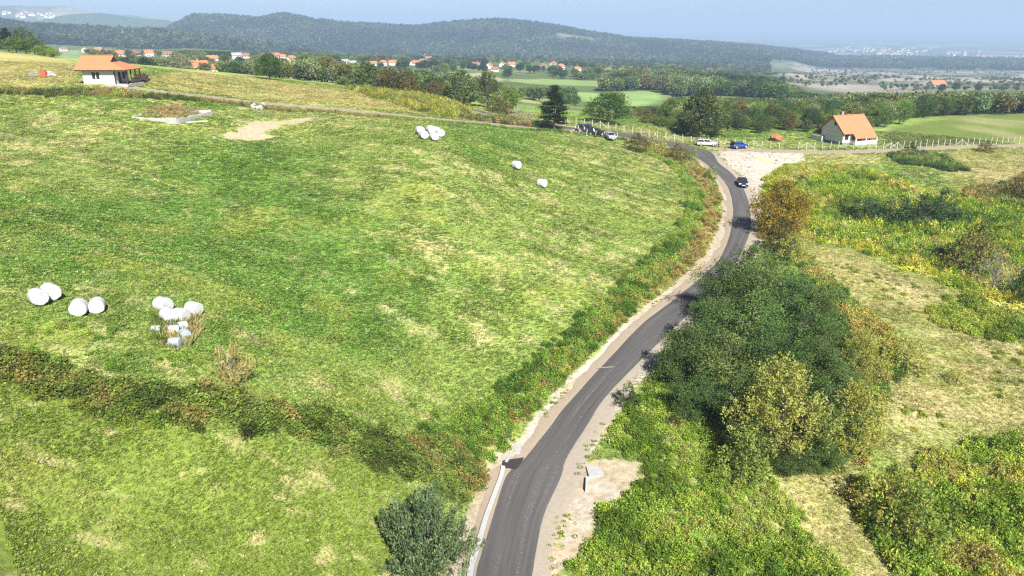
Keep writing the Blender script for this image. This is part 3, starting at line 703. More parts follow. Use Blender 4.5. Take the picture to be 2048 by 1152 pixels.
def tree_px(kind, px, base, top, wpx, name, label, cat='tree', group=None):
    """stand a plant at the ground seen at (px,base), as tall and wide as it shows"""
    p = G(px, base); dpt = proj(p)[2]; k = dpt / F
    lo, hi = .2, 30.0
    for _ in range(30):
        m = (lo + hi) / 2
        if proj(p + np.array([0, 0, m]))[1] > top: lo = m
        else: hi = m
    return tree(kind, p[0], p[1], lo, wpx * k, name, label, cat, group)

# instanced ground cover -----------------------------------------------------------------
def proto_coll(name, meshes):
    c = bpy.data.collections.new(name)
    for i, me in enumerate(meshes):
        c.objects.link(bpy.data.objects.new('%s_%02d' % (name, i), me))
    return c

def scatter_group(coll):
    ng = bpy.data.node_groups.new('scatter_' + coll.name, 'GeometryNodeTree')
    ng.interface.new_socket('Geometry', in_out='INPUT', socket_type='NodeSocketGeometry'); ng.interface.new_socket('Geometry', in_out='OUTPUT', socket_type='NodeSocketGeometry')
    n, l = ng.nodes, ng.links
    gi, go = n.new('NodeGroupInput'), n.new('NodeGroupOutput')
    ip = n.new('GeometryNodeInstanceOnPoints'); ci = n.new('GeometryNodeCollectionInfo'); ci.inputs['Collection'].default_value = coll
    ci.inputs['Separate Children'].default_value = True; ci.inputs['Reset Children'].default_value = True
    def na(nm, ty):
        a = n.new('GeometryNodeInputNamedAttribute'); a.data_type = ty; a.inputs['Name'].default_value = nm; return a.outputs['Attribute']
    l.new(gi.outputs[0], ip.inputs['Points']); l.new(ci.outputs[0], ip.inputs['Instance']); ip.inputs['Pick Instance'].default_value = True
    l.new(na('pick', 'INT'), ip.inputs['Instance Index']); l.new(na('size', 'FLOAT_VECTOR'), ip.inputs['Scale'])
    er = n.new('FunctionNodeEulerToRotation'); l.new(na('turn', 'FLOAT_VECTOR'), er.inputs[0]); l.new(er.outputs[0], ip.inputs['Rotation'])
    l.new(ip.outputs[0], go.inputs[0]); return ng
_groups = {}
def scatter(name, label, P, size, col, coll, tilt=.12, parent=None, gain=2.15):
    n = len(P)
    me = bpy.data.meshes.new(name); me.vertices.add(n); me.vertices.foreach_set('co', np.asarray(P, np.float32).ravel())
    def at(nm, ty, arr, key): me.attributes.new(nm, ty, 'POINT').data.foreach_set(key, np.asarray(arr).ravel())
    at('pick', 'INT', rng.integers(0, len(coll.objects), n).astype(np.int32), 'value')
    size = np.asarray(size); size = np.repeat(size[:, None], 3, 1) if size.ndim == 1 else size
    at('size', 'FLOAT_VECTOR', size.astype(np.float32), 'vector')
    at('turn', 'FLOAT_VECTOR', np.c_[rng.normal(size=(n, 2)) * tilt, rng.uniform(0, 6.283, n)].astype(np.float32), 'vector')
    at('col', 'FLOAT_COLOR', np.c_[np.clip(np.asarray(col) * gain, 0, 1), np.ones(n)].astype(np.float32), 'color')
    o = obj(name, me, parent)
    if coll.name not in _groups: _groups[coll.name] = scatter_group(coll)
    md = o.modifiers.new('scatter', 'NODES'); md.node_group = _groups[coll.name]
    return tag(o, label, None, None, 'stuff')

def tuft_mesh(seed, nb=30, L=.34, spread=.26, lean=1.0, w=.085):
    g = np.random.default_rng(seed); a = g.uniform(0, 6.28, nb)
    base = np.c_[np.cos(a), np.sin(a), a * 0] * (spread * np.sqrt(g.uniform(0, 1, nb)))[:, None]
    ax = unit(np.c_[np.cos(a) * lean * g.uniform(.3, 1.3, nb), np.sin(a) * lean * g.uniform(.3, 1.3, nb), np.ones(nb)])
    Ls = L * g.uniform(.6, 1.2, nb); v, f = leaves(base + ax * (Ls * .46)[:, None], ax, Ls, Ls * w / L, g, 0)
    return leaf_mesh('tuft', v, f, g.uniform(0, 1, nb), M['inst_leaf'])
def mound_mesh(seed, n=520, L=.135, r=.55, h=.75, w=.72, up=1.0):
    g = np.random.default_rng(seed); d = unit(g.normal(size=(n, 3))); d[:, 2] = np.abs(d[:, 2])
    lob = 1 + .3 * np.sin(3 * np.arctan2(d[:, 1], d[:, 0]) + g.uniform(0, 6)) + .15 * g.normal(size=n)
    rad = (.35 + .65 * np.sqrt(g.uniform(0, 1, n))) * lob
    p = d * rad[:, None] * np.array([r, r, h]); Ls = L * g.uniform(.6, 1.4, n)
    v, f = leaves(p, d + g.normal(size=(n, 3)) * .7, Ls, Ls * w, g, up); return leaf_mesh('mound', v, f, g.uniform(0, 1, n), M['inst_leaf'])
def frond_mesh(seed, nf=34, L=.5):
    g = np.random.default_rng(seed); V = []; Fc = []; lv = []
    for k in range(nf):
        a = g.uniform(0, 6.28); d = np.array([math.cos(a), math.sin(a), 0]); s = np.array([-d[1], d[0], 0]); ln = L * g.uniform(.7, 1.2); up0 = g.uniform(.5, 1.1)
        b = len(V)
        for i, t in enumerate((0, .35, .7, 1.0)):
            c = d * ln * t * .8 + np.array([0, 0, ln * (up0 * t - .75 * t * t)]); wd = ln * (.05, .2, .14, .01)[i]
            V += [c - s * wd, c + s * wd]
        for i in range(3): Fc.append((b + 2 * i, b + 2 * i + 1, b + 2 * i + 3, b + 2 * i + 2)); lv.append(g.uniform())
    return leaf_mesh('frond', np.array(V), np.array(Fc), np.array(lv), M['inst_leaf'])
def canopy_mesh(seed, n=90, L=.36):
    """a whole far-off tree, one metre tall: short trunk and a lobed crown"""
    g = np.random.default_rng(seed); d = unit(g.normal(size=(n, 3)))
    p = d * (.6 + .4 * np.sqrt(g.uniform(0, 1, n)))[:, None] * np.array([.42, .42, .38]) * (1 + .25 * g.normal(size=n))[:, None] + np.array([0, 0, .6])
    Ls = L * g.uniform(.6, 1.3, n); v, f = leaves(p, d + g.normal(size=(n, 3)) * .6, Ls, Ls * .75, g, .8)
    tv = np.array([(-.03, 0, -.05), (.03, 0, -.05), (.02, 0, .6), (-.02, 0, .6), (0, -.03, -.05), (0, .03, -.05), (0, .02, .6), (0, -.02, .6)])
    f = np.vstack([f, np.array([[0, 1, 2, 3], [4, 5, 6, 7]]) + len(v)]); v = np.vstack([v, tv])
    return leaf_mesh('canopy', v, f, np.r_[g.uniform(0, 1, n), 0, 0], M['inst_leaf'])
C_TUFT = proto_coll('tuft', [tuft_mesh(i) for i in range(4)] + [tuft_mesh(9, 44, .24, .32, 1.5, .085), tuft_mesh(10, 44, .22, .32, 1.7, .09)])
C_MOUND = proto_coll('mound', [mound_mesh(100 + i) for i in range(5)])
C_FERN = proto_coll('fern', [frond_mesh(200 + i) for i in range(4)] + [mound_mesh(210, 420, .15, .5, .8, .5)])
C_STRAW = proto_coll('straw', [tuft_mesh(300 + i, 20, .55, .2, .6, .06) for i in range(4)])
C_FAR = proto_coll('far', [canopy_mesh(400 + i) for i in range(6)])
C_MID = proto_coll('mid', [canopy_mesh(420 + i, 760, .12) for i in range(6)])

def palette(x, y, cols, size=3.0, s=0, jit=.15):
    """colours in drifts: neighbours mostly share a tone"""
    k = len(cols); q = fbm(x, y, size, 3, 500 + s) * 1.5 + rng.normal(size=len(x)) * .2
    r = np.argsort(np.argsort(q)) / max(len(x) - 1, 1)
    c = np.array(cols)[np.minimum((r * k).astype(int), k - 1)]
    return c * (1 + jit * rng.normal(size=(len(x), 1))) * (1 + .06 * rng.normal(size=(len(x), 3)))

def in_poly(poly, dens, jit=1.0):
    p = np.asarray(poly); lo, hi = p.min(0), p.max(0); n = int((hi - lo).prod() * dens)
    x = rng.uniform(lo[0], hi[0], n); y = rng.uniform(lo[1], hi[1], n)
    m = sdf(p, x, y) + jit * fbm(x, y, 4, 3, 77) < 0
    return x[m], y[m]
def along(line, half, dens):
    """points in a band around a ground line; half: metres either side (may vary along it)"""
    L = smooth_line(line, 1.0); t = np.gradient(L, axis=0); t /= np.linalg.norm(t, axis=1, keepdims=True); nn = np.c_[-t[:, 1], t[:, 0]]
    hw = np.interp(np.linspace(0, 1, len(L)), np.linspace(0, 1, len(half)), half) if np.ndim(half) else np.full(len(L), half)
    n = int((hw * 2).sum() * dens); i = rng.choice(len(L), n, p=hw / hw.sum()); s = rng.uniform(-1, 1, n)
    q = L[i] + nn[i] * (s * hw[i])[:, None] + rng.normal(size=(n, 2)) * .4
    return q[:, 0], q[:, 1], s
def off_road(x, y, d=2.7): return road_dist(x, y) > d

# meadow grass ---------------------------------------------------------------------------
n = 460000
r = 22 + (215 - 22) * rng.uniform(0, 1, n) ** 1.45; az = rng.uniform(-.70, .70, n)
x, y = r * np.sin(az), r * np.cos(az)
c, bare, rd = ground_colour(x, y)
keep = (bare < .25 + .3 * rng.uniform(0, 1, n) ** 3) & (rd > 3.0)
x, y, c, r = x[keep], y[keep], c[keep], r[keep]
lush = fbm(x, y, 3.2, 3, 90)
sz = (.55 + .22 * lush + .22 * rng.uniform(0, 1, len(x))) * (1 + .35 * sstep(70, 170, r))
grn = c[:, 1] / (c[:, 0] + 1e-6)
sz *= np.interp(r, [24, 70], [.55, 1.0])
sz *= np.clip(.75 + .5 * (grn - .8), .7, 1.1)
straw_ = rng.uniform(0, 1, len(x)) < .12 + .16 * sstep(-.1, .5, -lush)
c = lerp(c, np.array((.33, .29, .14)), straw_ * .6)
col = c * (1.14 + .28 * rng.normal(size=(len(x), 1))) * (1 - .14 * sstep(.0, .5, lush))[:, None]
scatter('meadow_grass', 'short green and straw coloured meadow grass', np.c_[x, y, surf(x, y) - .03], np.c_[sz, sz, sz * np.where(sdf(Z['lower_meadow'], x, y) < 0, .40, .54)], col, C_TUFT, gain=1.15)

# hedge and verges -----------------------------------------------------------------------
BR = [(.036, .050, .012), (.056, .078, .016), (.050, .072, .015), (.072, .100, .02), (.076, .100, .021), (.086, .100, .024), (.085, .092, .024), (.098, .084, .027)]
x, y, s = along(GP([(-120,690),(0,722),(110,765),(220,795),(330,812),(440,815),(560,838),(680,870),(780,905),(870,930),(930,925)]), [1.3, 1.3, 1.4, 1.5, 1.7, 1.9, 2.1, 2.2, 2.2], 5)
m = off_road(x, y, 3.4); x, y = x[m], y[m]
sz = rng.uniform(.55, 1.25, len(x))
scatter('bramble_hedge', 'low bramble hedge dividing the two meadows', np.c_[x, y, surf(x, y) - .05], np.c_[sz * 1.1, sz * 1.1, sz * .74], palette(x, y, BR, 1.6, 1), C_MOUND)
x, y, s = along(GP([(-120,742),(0,748),(120,795),(230,832),(300,846)]), .5, 9)
sz = rng.uniform(.4, .8, len(x))
scatter('yellow_weeds', 'yellow weeds along the lower edge of the bramble hedge', np.c_[x, y, surf(x, y)], sz, palette(x, y, [(.13, .14, .02), (.11, .13, .02), (.155, .15, .022)], 2, 2), C_TUFT)
x, y, s = along(GP([(890,905),(960,860),(1035,800),(1090,745),(1150,690),(1225,620),(1300,545),(1352,490),(1385,430),(1385,380),(1350,335),(1290,305)]), [2.2, 1.9, 1.7, 1.5, 1.2, 1.0, .9, .9], 5)
m = off_road(x, y, 3.3); x, y = x[m], y[m]; sz = rng.uniform(.45, 1.0, len(x))
scatter('verge_nettles', 'lush green weeds along the meadow edge above the lane', np.c_[x, y, surf(x, y) - .05], np.c_[sz, sz, sz * .95], palette(x, y, [(.045, .080, .014), (.072, .118, .018), (.095, .140, .024), (.13, .165, .035)], 3, 3), C_MOUND)
x, y, s = along(GP([(880,985),(925,930),(985,860),(1060,800),(1120,738),(1190,672),(1265,605),(1340,545),(1400,480),(1428,420),(1412,372),(1385,335),(1340,305),(1285,288)]), [1.7, 1.7, 1.7, 1.8, 2.0, 2.2, 2.4, 2.4, 2.2, 1.9], 5)
m = off_road(x, y, 3.3); x, y = x[m], y[m]; sz = rng.uniform(.5, 1.05, len(x))
fy = sstep(60, 95, np.hypot(x, y))
pr = palette(x, y, [(.08, .10, .024), (.14, .14, .034), (.14, .10, .036), (.19, .15, .055), (.12, .088, .034), (.17, .16, .045)], 2.5, 4); pg = palette(x, y, [(.05, .07, .018), (.085, .10, .026), (.11, .095, .03), (.13, .085, .03)], 2.5, 5)
scatter('verge_bracken', 'rust and yellow bracken on the bank above the lane', np.c_[x, y, surf(x, y) - .05], sz, lerp(pg, pr, fy), C_FERN)

GOLD = [(.10, .135, .016), (.17, .195, .022), (.185, .195, .028), (.205, .205, .036), (.22, .21, .065)]
LUSHP = [(.050, .082, .012), (.076, .118, .015), (.102, .148, .020), (.13, .172, .028)]
def patch(name, label, pts, dens, cols, coll, s0, s1, tall=1.0, jit=1.2, seed=0, psize=3.0, avoid=()):
    x, y = in_poly(GP(pts), dens, jit); m = off_road(x, y, 3.9)
    for a in avoid: m &= sdf(Z[a], x, y) + .8 * fbm(x, y, 2.5, 3, 78) > .3
    x, y = x[m], y[m]; sz = rng.uniform(s0, s1, len(x)) * (1 + .35 * fbm(x, y, 6, 2, 79 + seed))
    return scatter(name, label, np.c_[x, y, surf(x, y) - .06], np.c_[sz, sz, sz * tall], palette(x, y, cols, psize, seed), coll)
patch('roadside_thicket', 'dense bright green undergrowth right of the lane in the foreground', [(1100,1260),(1130,1110),(1170,1010),(1225,985),(1275,935),(1245,890),(1225,850),(1245,790),(1320,745),(1380,790),(1440,850),(1490,930),(1550,985),(1620,1070),(1700,1150),(1760,1260)], 5.2, LUSHP + [(.15, .18, .04)], C_MOUND, .5, .95, 1.0, 1.0, 11, 3.5, ('bare_r',))
patch('foreground_scrub', 'yellow green scrub filling the lower right corner', [(1695,985),(1760,935),(1850,905),(1930,875),(2060,862),(2350,850),(2350,1300),(1850,1300),(1760,1110),(1720,1040)], 4.2, [(.070, .106, .015), (.11, .155, .022), (.15, .188, .029), (.18, .195, .038), (.16, .15, .042)], C_MOUND, .5, 1.1, 1.15, 1.6, 12, 3)
patch('goldenrod_slope', 'sunlit yellow green bracken covering the right hand slope', [(1530,352),(1570,335),(1700,330),(1800,360),(1890,392),(1990,388),(2070,360),(2350,380),(2350,660),(2060,635),(1950,600),(1890,572),(1800,535),(1700,498),(1600,482),(1560,455),(1535,400)], 3.0, GOLD, C_FERN, .8, 1.5, 1.0, 1.8, 13, 5)
patch('slope_weeds', 'green weeds among the bracken of the right hand slope', [(1560,370),(1700,350),(1800,380),(1900,410),(2070,400),(2300,420),(2300,600),(2060,600),(1900,550),(1750,500),(1610,470)], .9, LUSHP, C_MOUND, .7, 1.6, 1.0, 4.5, 14, 6)
patch('thicket_fringe', 'yellowing weeds along the right edge of the dark trees', [(1590,478),(1640,545),(1720,620),(1800,690),(1800,740),(1770,790),(1760,850),(1740,920),(1650,945),(1540,945),(1560,880),(1690,800),(1700,690),(1640,600),(1580,520)], 3.2, [(.06, .09, .02), (.12, .15, .03), (.17, .17, .045), (.18, .15, .042)], C_MOUND, .5, 1.1, 1.1, 1.0, 15, 3)
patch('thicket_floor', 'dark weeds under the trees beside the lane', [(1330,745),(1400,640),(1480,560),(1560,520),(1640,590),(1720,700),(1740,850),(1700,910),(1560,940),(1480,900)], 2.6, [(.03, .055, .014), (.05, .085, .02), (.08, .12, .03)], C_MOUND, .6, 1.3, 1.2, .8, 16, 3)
patch('bramble_patch', 'dark green bramble patch below the dirt track', [(1775,310),(1830,306),(1880,312),(1910,328),(1935,342),(1900,345),(1850,332),(1800,328)], 3.5, [(.035, .055, .016), (.06, .085, .022), (.09, .12, .03)], C_MOUND, .7, 1.3, .9, .8, 17)
patch('mid_scrub', 'scrub islands in the dry grass on the right', [(1850,625),(1930,590),(2060,640),(2060,690),(1960,680),(1880,660)], 2.6, [(.07, .10, .016), (.11, .14, .022), (.15, .17, .03)], C_MOUND, .5, 1.1, 1, 1.5, 18)
patch('corner_scrub', 'rusty scrub at the right edge under the pale grass', [(1920,385),(1990,372),(2060,350),(2200,350),(2200,410),(2060,430),(1960,412)], 2.6, [(.10, .09, .03), (.16, .13, .04), (.20, .15, .05), (.07, .08, .03)], C_MOUND, .7, 1.4, 1, 1.5, 19)
patch('bracken_slope', 'yellow bracken slope above the gravel lane', [(690,176),(760,180),(850,188),(930,205),(945,228),(925,238),(860,231),(800,215),(740,196)], 3.6, [(.10, .12, .024), (.15, .155, .03), (.19, .18, .036), (.07, .085, .022)], C_FERN, .9, 1.6, 1.0, 1.2, 20, 5)
patch('lane_brush', 'low brush between the gravel lane and the far road bend', [(930,238),(985,236),(1060,246),(1120,252),(1125,260),(1060,254),(985,246)], 2.6, [(.06, .07, .025), (.10, .10, .035), (.17, .13, .06), (.05, .07, .02)], C_MOUND, .8, 1.5, 1.0, 1.0, 21)
x, y, s = along(GP([(-150,180),(0,184),(130,188),(250,190),(350,197),(450,205),(540,217),(640,224),(740,233),(850,241),(960,250)]), [1.6, 1.5, 1.5, 1.4, 1.2, 1.1, .8, .7, .6], 3.2)
sz = rng.uniform(.5, 1.1, len(x)) * np.interp(proj(np.c_[x, y, surf(x, y)])[0], [0, 500, 900], [1.1, .95, .5])
scatter('lane_hedge', 'low brown and green hedge along the upper lane', np.c_[x, y, surf(x, y) - .05], sz, palette(x, y, [(.045, .055, .018), (.10, .11, .03), (.12, .095, .036), (.15, .125, .048), (.12, .14, .035)], 7, 22), C_MOUND)
x, y, s = along(GP([(960,250),(1040,258),(1120,263),(1190,272),(1250,280)]), .8, 3)
sz = rng.uniform(.4, .8, len(x)); scatter('lane_weeds', 'green weeds along the meadow side of the upper lane', np.c_[x, y, surf(x, y) - .03], sz, palette(x, y, [(.05, .09, .02), (.09, .14, .03)], 3, 23), C_MOUND)
for nm, lb, zn, dn in (('dry_grass', 'pale dry grass on the right hand slope', 'dry_a', 2.2), ('dry_grass', 'pale dry grass between the thickets in the foreground', 'dry_b', 4), ('dry_grass', 'pale dry grass below the dirt track', 'dry_c', 1.2)):
    x, y = in_poly(Z[zn], dn, 1); sz = rng.uniform(.25, .5, len(x))
    scatter(nm, lb, np.c_[x, y, surf(x, y)], sz, palette(x, y, [(.20, .18, .075), (.16, .16, .05), (.23, .205, .10), (.11, .13, .03), (.24, .215, .11)], 3, 24), C_STRAW)
x, y = in_poly(GP([(285,232),(310,218),(360,214),(405,222),(395,236),(345,244)]), 5, .4); sz = rng.uniform(.4, .9, len(x))
scatter('ruin_weeds', 'rusty dead weeds inside the concrete foundation', np.c_[x, y, surf(x, y) + .3], sz, palette(x, y, [(.15, .095, .05), (.19, .135, .07), (.12, .11, .045)], 3, 25), C_STRAW)
x, y = in_poly(GP([(298,650),(310,628),(345,632),(375,640),(402,628),(405,660),(375,695),(320,698)]), 16, .4); sz = rng.uniform(.6, 1.2, len(x))
scatter('heap_weeds', 'tall straw coloured weeds growing through the torn bales', np.c_[x, y, surf(x, y)], sz, palette(x, y, [(.15, .13, .055), (.18, .155, .075), (.11, .10, .035), (.07, .095, .022), (.06, .085, .02)], 2, 26), C_STRAW)

x, y = in_poly(Z['dry_a'], .5, 3); m = fbm(x, y, 5, 3, 97) > .05; x, y = x[m], y[m]; sz = rng.uniform(.3, .8, len(x))
scatter('slope_weeds', 'low green weeds in the dry grass of the right hand slope', np.c_[x, y, surf(x, y) - .04], np.c_[sz, sz, sz * .6], palette(x, y, [(.09, .11, .02), (.13, .145, .03), (.17, .17, .05)], 4, 40), C_MOUND)
# weeds creeping onto the gravel
n = 1500; i = rng.integers(0, int(len(road_c) * .9), n); sd_ = np.where(rng.uniform(0, 1, n) < .5, -1, 1)
q = road_c[i] + un[i] * (sd_ * (wl[i, 0] / 2 + .75 + rng.gamma(2.2, .35, n)))[:, None]; x, y = q[:, 0], q[:, 1]
m = fbm(x, y, 3.5, 3, 95) + .16 * (np.abs(road_dist(x, y)) - 3.2) > .12; x, y = x[m], y[m]; sz = rng.uniform(.25, .6, len(x))
scatter('shoulder_weeds', 'sparse weeds creeping onto the gravel shoulders', np.c_[x, y, surf(x, y) + .02], sz, palette(x, y, [(.08, .12, .02), (.13, .16, .03), (.20, .18, .07)], 3, 27), C_TUFT)
x, y = in_poly(Z['gravel_a'], .9, 1); m = (fbm(x, y, 3, 3, 96) > .08) & off_road(x, y, 2.6); x, y = x[m], y[m]; sz = rng.uniform(.25, .6, len(x))
scatter('gravel_weeds', 'thin weeds scattered over the gravel clearing', np.c_[x, y, surf(x, y)], sz, palette(x, y, [(.10, .13, .03), (.16, .17, .05)], 3, 28), C_TUFT)

patch('nettle_patch', 'bright green nettles above the bramble hedge on the left', [(-60,640),(60,632),(170,648),(290,690),(400,715),(430,745),(420,775),(300,770),(150,740),(0,690)], 3.4, [(.060, .11, .018), (.09, .14, .022), (.12, .165, .03)], C_FERN, .4, .8, .8, 1.5, 29, 3)
patch('nettle_patch', 'fresh green weeds where the bramble hedge meets the lane verge', [(560,815),(680,800),(780,790),(880,800),(960,820),(940,860),(900,890),(800,880),(680,850)], 3.6, [(.060, .11, .018), (.09, .14, .022), (.12, .165, .03)], C_FERN, .35, .75, .8, 1.2, 30, 3)
# woods ----------------------------------------------------------------------------------
VPX = [(78,100),(92,101),(127,101),(170,104),(199,104),(219,106),(239,113),(270,112),(298,114),(336,113),(425,122),(473,117),(490,116),(527,114),(552,117),(565,119),(583,124),(690,127),(705,133),(747,134),(766,131),(786,130),(829,130),(845,126),(857,120),(952,132),(978,137),(990,142),(1005,134),(1024,135),(1085,136),(1106,133),(1121,139),(1154,143),(1382,140),(1420,143),(880,118),(900,118),(920,118),(860,113),(1872,176),(392,148),(424,148)]
def open_view(x, y, h, slack=7):
    """drop trees that would hide a house which the place shows free-standing"""
    c, t, _ = proj(np.c_[x, y, surf(x, y) + h]); _, b, _ = proj(np.c_[x, y, surf(x, y)]); m = np.ones(len(x), bool)
    for px, py in VPX: m &= ~((abs(c - px) < 12) & (t < py - slack) & (b > py - 6))
    return m
def skyline(x, y, h, cols, rows):
    """keep a wood as low as it stands against the ground behind it"""
    z = surf(x, y); c, t, w = proj(np.c_[x, y, z + h]); b = proj(np.c_[x, y, z])[1]
    lim = np.interp(c, cols, rows); k = np.clip((b - lim) / np.maximum(b - t, 1e-3), 0, 1) * rng.uniform(.82, 1.0, len(x))
    return np.where(t < lim, h * k, h)
WOODC = [(.022, .040, .013), (.038, .062, .018), (.055, .085, .024), (.085, .115, .032), (.10, .095, .036), (.075, .11, .045), (.12, .15, .06)]
def wood(regs):
    X = []; Y = []
    for c0, c1, r0, r1, sp_ in regs:
        a0, a1 = math.atan2((c0 - CX) / F, cp), math.atan2((c1 - CX) / F, cp)
        area = .5 * (r1 * r1 - r0 * r0) * (a1 - a0); n = int(area / (sp_ * sp_))
        r = np.sqrt(rng.uniform(r0 * r0, r1 * r1, n)); a = rng.uniform(a0, a1, n); X.append(r * np.sin(a)); Y.append(r * np.cos(a))
    return np.concatenate(X), np.concatenate(Y)
def clear(x, y, names, d=2):
    m = np.ones(len(x), bool)
    for k in names: m &= sdf(Z[k], x, y) > d
    return m
# near wood behind the white house: the nearest trees singly, those behind as one mass
x, y = wood([(1215, 1640, 222, 430, 6.0), (1640, 1800, 208, 430, 6.0), (1800, 2300, 246, 460, 6.0), (1290, 1640, 196, 222, 5.0)])
m = clear(x, y, ('right_field', 'yard', 'valley_field_a')) & (dist_line(track[::2], x, y) > 14); x, y = x[m], y[m]
r = np.hypot(x, y); order = np.argsort(r); nt_ = 230
hgt = rng.uniform(4.5, 8.5, len(x)) * np.interp(r, [190, 225, 300], [.5, .8, 1]); z = surf(x, y)
hgt = skyline(x, y, hgt, [1100, 1210, 1325, 1345, 1420, 1560, 1640, 1720, 1850, 2048, 2300], [212, 213, 213, 196, 196, 200, 196, 190, 188, 190, 190])
ok = hgt > 1.6; order = np.array([i for i in order if ok[i]])
def wood_place(x, y):
    c = proj(np.array([x, y, H(x, y)]))[0]
    return 'left of the cone shaped tree' if c < 1380 else 'behind the blue car and the garden' if c < 1560 else 'left behind the gable house' if c < 1690 else 'right behind the gable house' if c < 1830 else 'along the right hand field' if c < 1950 else 'near the right edge above the field'
for i in order[:nt_]:
    k = random.choice(['round0', 'round0', 'round1', 'round2', 'round2', 'round3', 'silver0', 'hornbeam1', 'round1'])
    tree(k, x[i], y[i], hgt[i], hgt[i] * random.uniform(.8, 1.05), 'wood_tree', {'round0': 'green leafy', 'round1': 'light green', 'round2': 'dark green', 'round3': 'rusty brown', 'silver0': 'pale silvery', 'hornbeam1': 'tall pale edged'}[k] + ' tree in the wood ' + wood_place(x[i], y[i]), 'tree', 'trees of the wood behind the white house')
rest = order[nt_:]; x, y, z, hgt = x[rest], y[rest], z[rest], hgt[rest]
scatter('mixed_wood', 'mixed green and brown wood spreading into the valley', np.c_[x, y, z], np.c_[hgt, hgt, hgt] * 1.05, palette(x, y, WOODC, 40, 31, .2), C_MID, .05, gain=1.7)
x, y = wood([(1185, 1575, 470, 700, 5.5), (1500, 2300, 440, 540, 6.5), (560, 900, 232, 290, 5.5)])
m = clear(x, y, ('valley_field_a', 'valley_field_b', 'badland'), 4); m &= ~((np.hypot(x, y) > 600) & (fbm(x, y, 60, 3, 35) < -.1))
x, y = x[m], y[m]; hgt = rng.uniform(5.5, 9.5, len(x)) * np.where(np.hypot(x, y) < 300, .7, np.where(x > .36 * y, .62, 1)); hgt = skyline(x, y, hgt, [500, 600, 700, 800, 900, 1180, 1250, 1330, 1400, 1500, 1560, 1620, 2300], [125, 118, 122, 140, 160, 150, 138, 130, 130, 140, 158, 186, 190]); m = (hgt > 2) & open_view(x, y, hgt); x, y, hgt = x[m], y[m], hgt[m]
scatter('knoll_wood', 'dense wood on the knoll and along the valley floor', np.c_[x, y, surf(x, y)], np.c_[hgt, hgt, hgt], palette(x, y, WOODC, 55, 32, .18), C_MID, .05, gain=1.7)
x, y = wood([(-60, 1250, 330, 760, 11), (-200, 2300, 760, 1500, 14), (1500, 2300, 1500, 2350, 24)])
m = clear(x, y, ('valley_field_a', 'valley_field_b', 'valley_field_c', 'valley_field_d', 'valley_field_e'), 4); q = fbm(x, y, 85, 4, 36); m &= q > -.10; inb = (sdf(Z['badland'], x, y) < 15) | (badland_band(x, y) > .3); m &= ~inb | (rng.uniform(0, 1, len(x)) < .75)
x, y, inb = x[m], y[m], inb[m]; hgt = np.where(inb, rng.uniform(2, 5, len(x)), rng.uniform(4.5, 8.5, len(x))); rr0 = np.hypot(x, y); h1 = skyline(x, y, hgt, [0, 300, 440, 600, 800, 900, 990, 1015, 1320, 1400], [104, 112, 122, 116, 132, 146, 158, 173, 173, 140]); h2 = skyline(x, y, hgt, [0, 300, 600, 900, 1200, 1500, 1530, 2300], [95, 99, 103, 112, 122, 127, 130, 132]); hgt = np.where(rr0 < 560, h1, h2); m = (hgt > 1.5) & open_view(x, y, hgt); x, y, hgt = x[m], y[m], hgt[m]
scatter('valley_trees', 'scattered trees and hedgerows between the village houses', np.c_[x, y, surf(x, y)], np.c_[hgt, hgt, hgt * .95], palette(x, y, WOODC[:5], 60, 33, .2), C_MID, .05, gain=1.7)
x, y = wood([(-250, 1750, 1450, 3400, 13.5), (1750, 2300, 1500, 3400, 22)])
q = fbm(x, y, 240, 4, 31); m = (q < .40) & (badland_band(x, y) < .25); x, y = x[m], y[m]; hgt = rng.uniform(8, 15, len(x))
scatter('hill_forest', 'unbroken forest over the blue hills', np.c_[x, y, surf(x, y) - 1], np.c_[hgt * 1.2, hgt * 1.2, hgt], palette(x, y, [(.015, .026, .011), (.023, .037, .014), (.036, .048, .02)], 150, 34, .2), C_FAR, .05)

# ------------------------------------------------------------------ trees that stand singly
TR = 'tree'
GROVE = ['topmost of the grove where the lane bends', 'at the upper left tip of the grove over the lane', 'at the upper right of the grove', 'on the right shoulder of the grove', 'leaning to the lane halfway up the grove', 'in the upper middle of the grove', 'right of the upper middle of the grove', 'on the right side halfway down the grove', 'on the lane side halfway down the grove', 'left of the centre of the grove', 'at the centre of the grove behind the yellowing tree', 'right of the centre of the grove', 'at the lower right side of the grove', 'small one nearest the lane shoulder', 'at the lower left of the grove', 'between the two yellowing trees', 'at the front left of the large yellowing tree', 'at the very front foot of the grove', 'at the far right foot of the grove', 'right of the front foot of the grove', 'left of the large yellowing tree']
for i, (px, b, t, w) in enumerate([(1500,625,500,125),(1440,640,520,100),(1575,650,545,130),(1622,680,580,100),(1420,715,590,115),(1500,720,590,140),(1590,725,600,130),(1648,745,640,95),(1375,770,655,110),(1450,790,660,135),(1530,790,665,120),(1620,800,680,130),(1665,812,710,95),(1345,760,690,70),(1390,835,745,90),(1640,890,770,110),(1500,925,830,80),(1570,942,890,90),(1690,885,810,60),(1645,935,870,80),(1470,870,760,90)]):
    tree_px('locust%d' % (i % 3), px, b, t + (i * 7 % 5) * 5 - 6, w * .9, 'locust_tree', 'dark green feathery tree, ' + GROVE[i], TR, 'dark grove beside the lane')
tree_px('feather0', 1548, 912, 728, 160, 'hornbeam_tree', 'large yellowing tree with upswept plumes at the front of the dark grove', TR)
tree_px('feather1', 1692, 905, 765, 100, 'hornbeam_tree', 'smaller yellowing tree at the right flank of the dark grove', TR)
tree_px('feather1', 1705, 760, 660, 70, 'hornbeam_tree', 'slim olive yellow tree halfway up the right edge of the dark grove', TR)
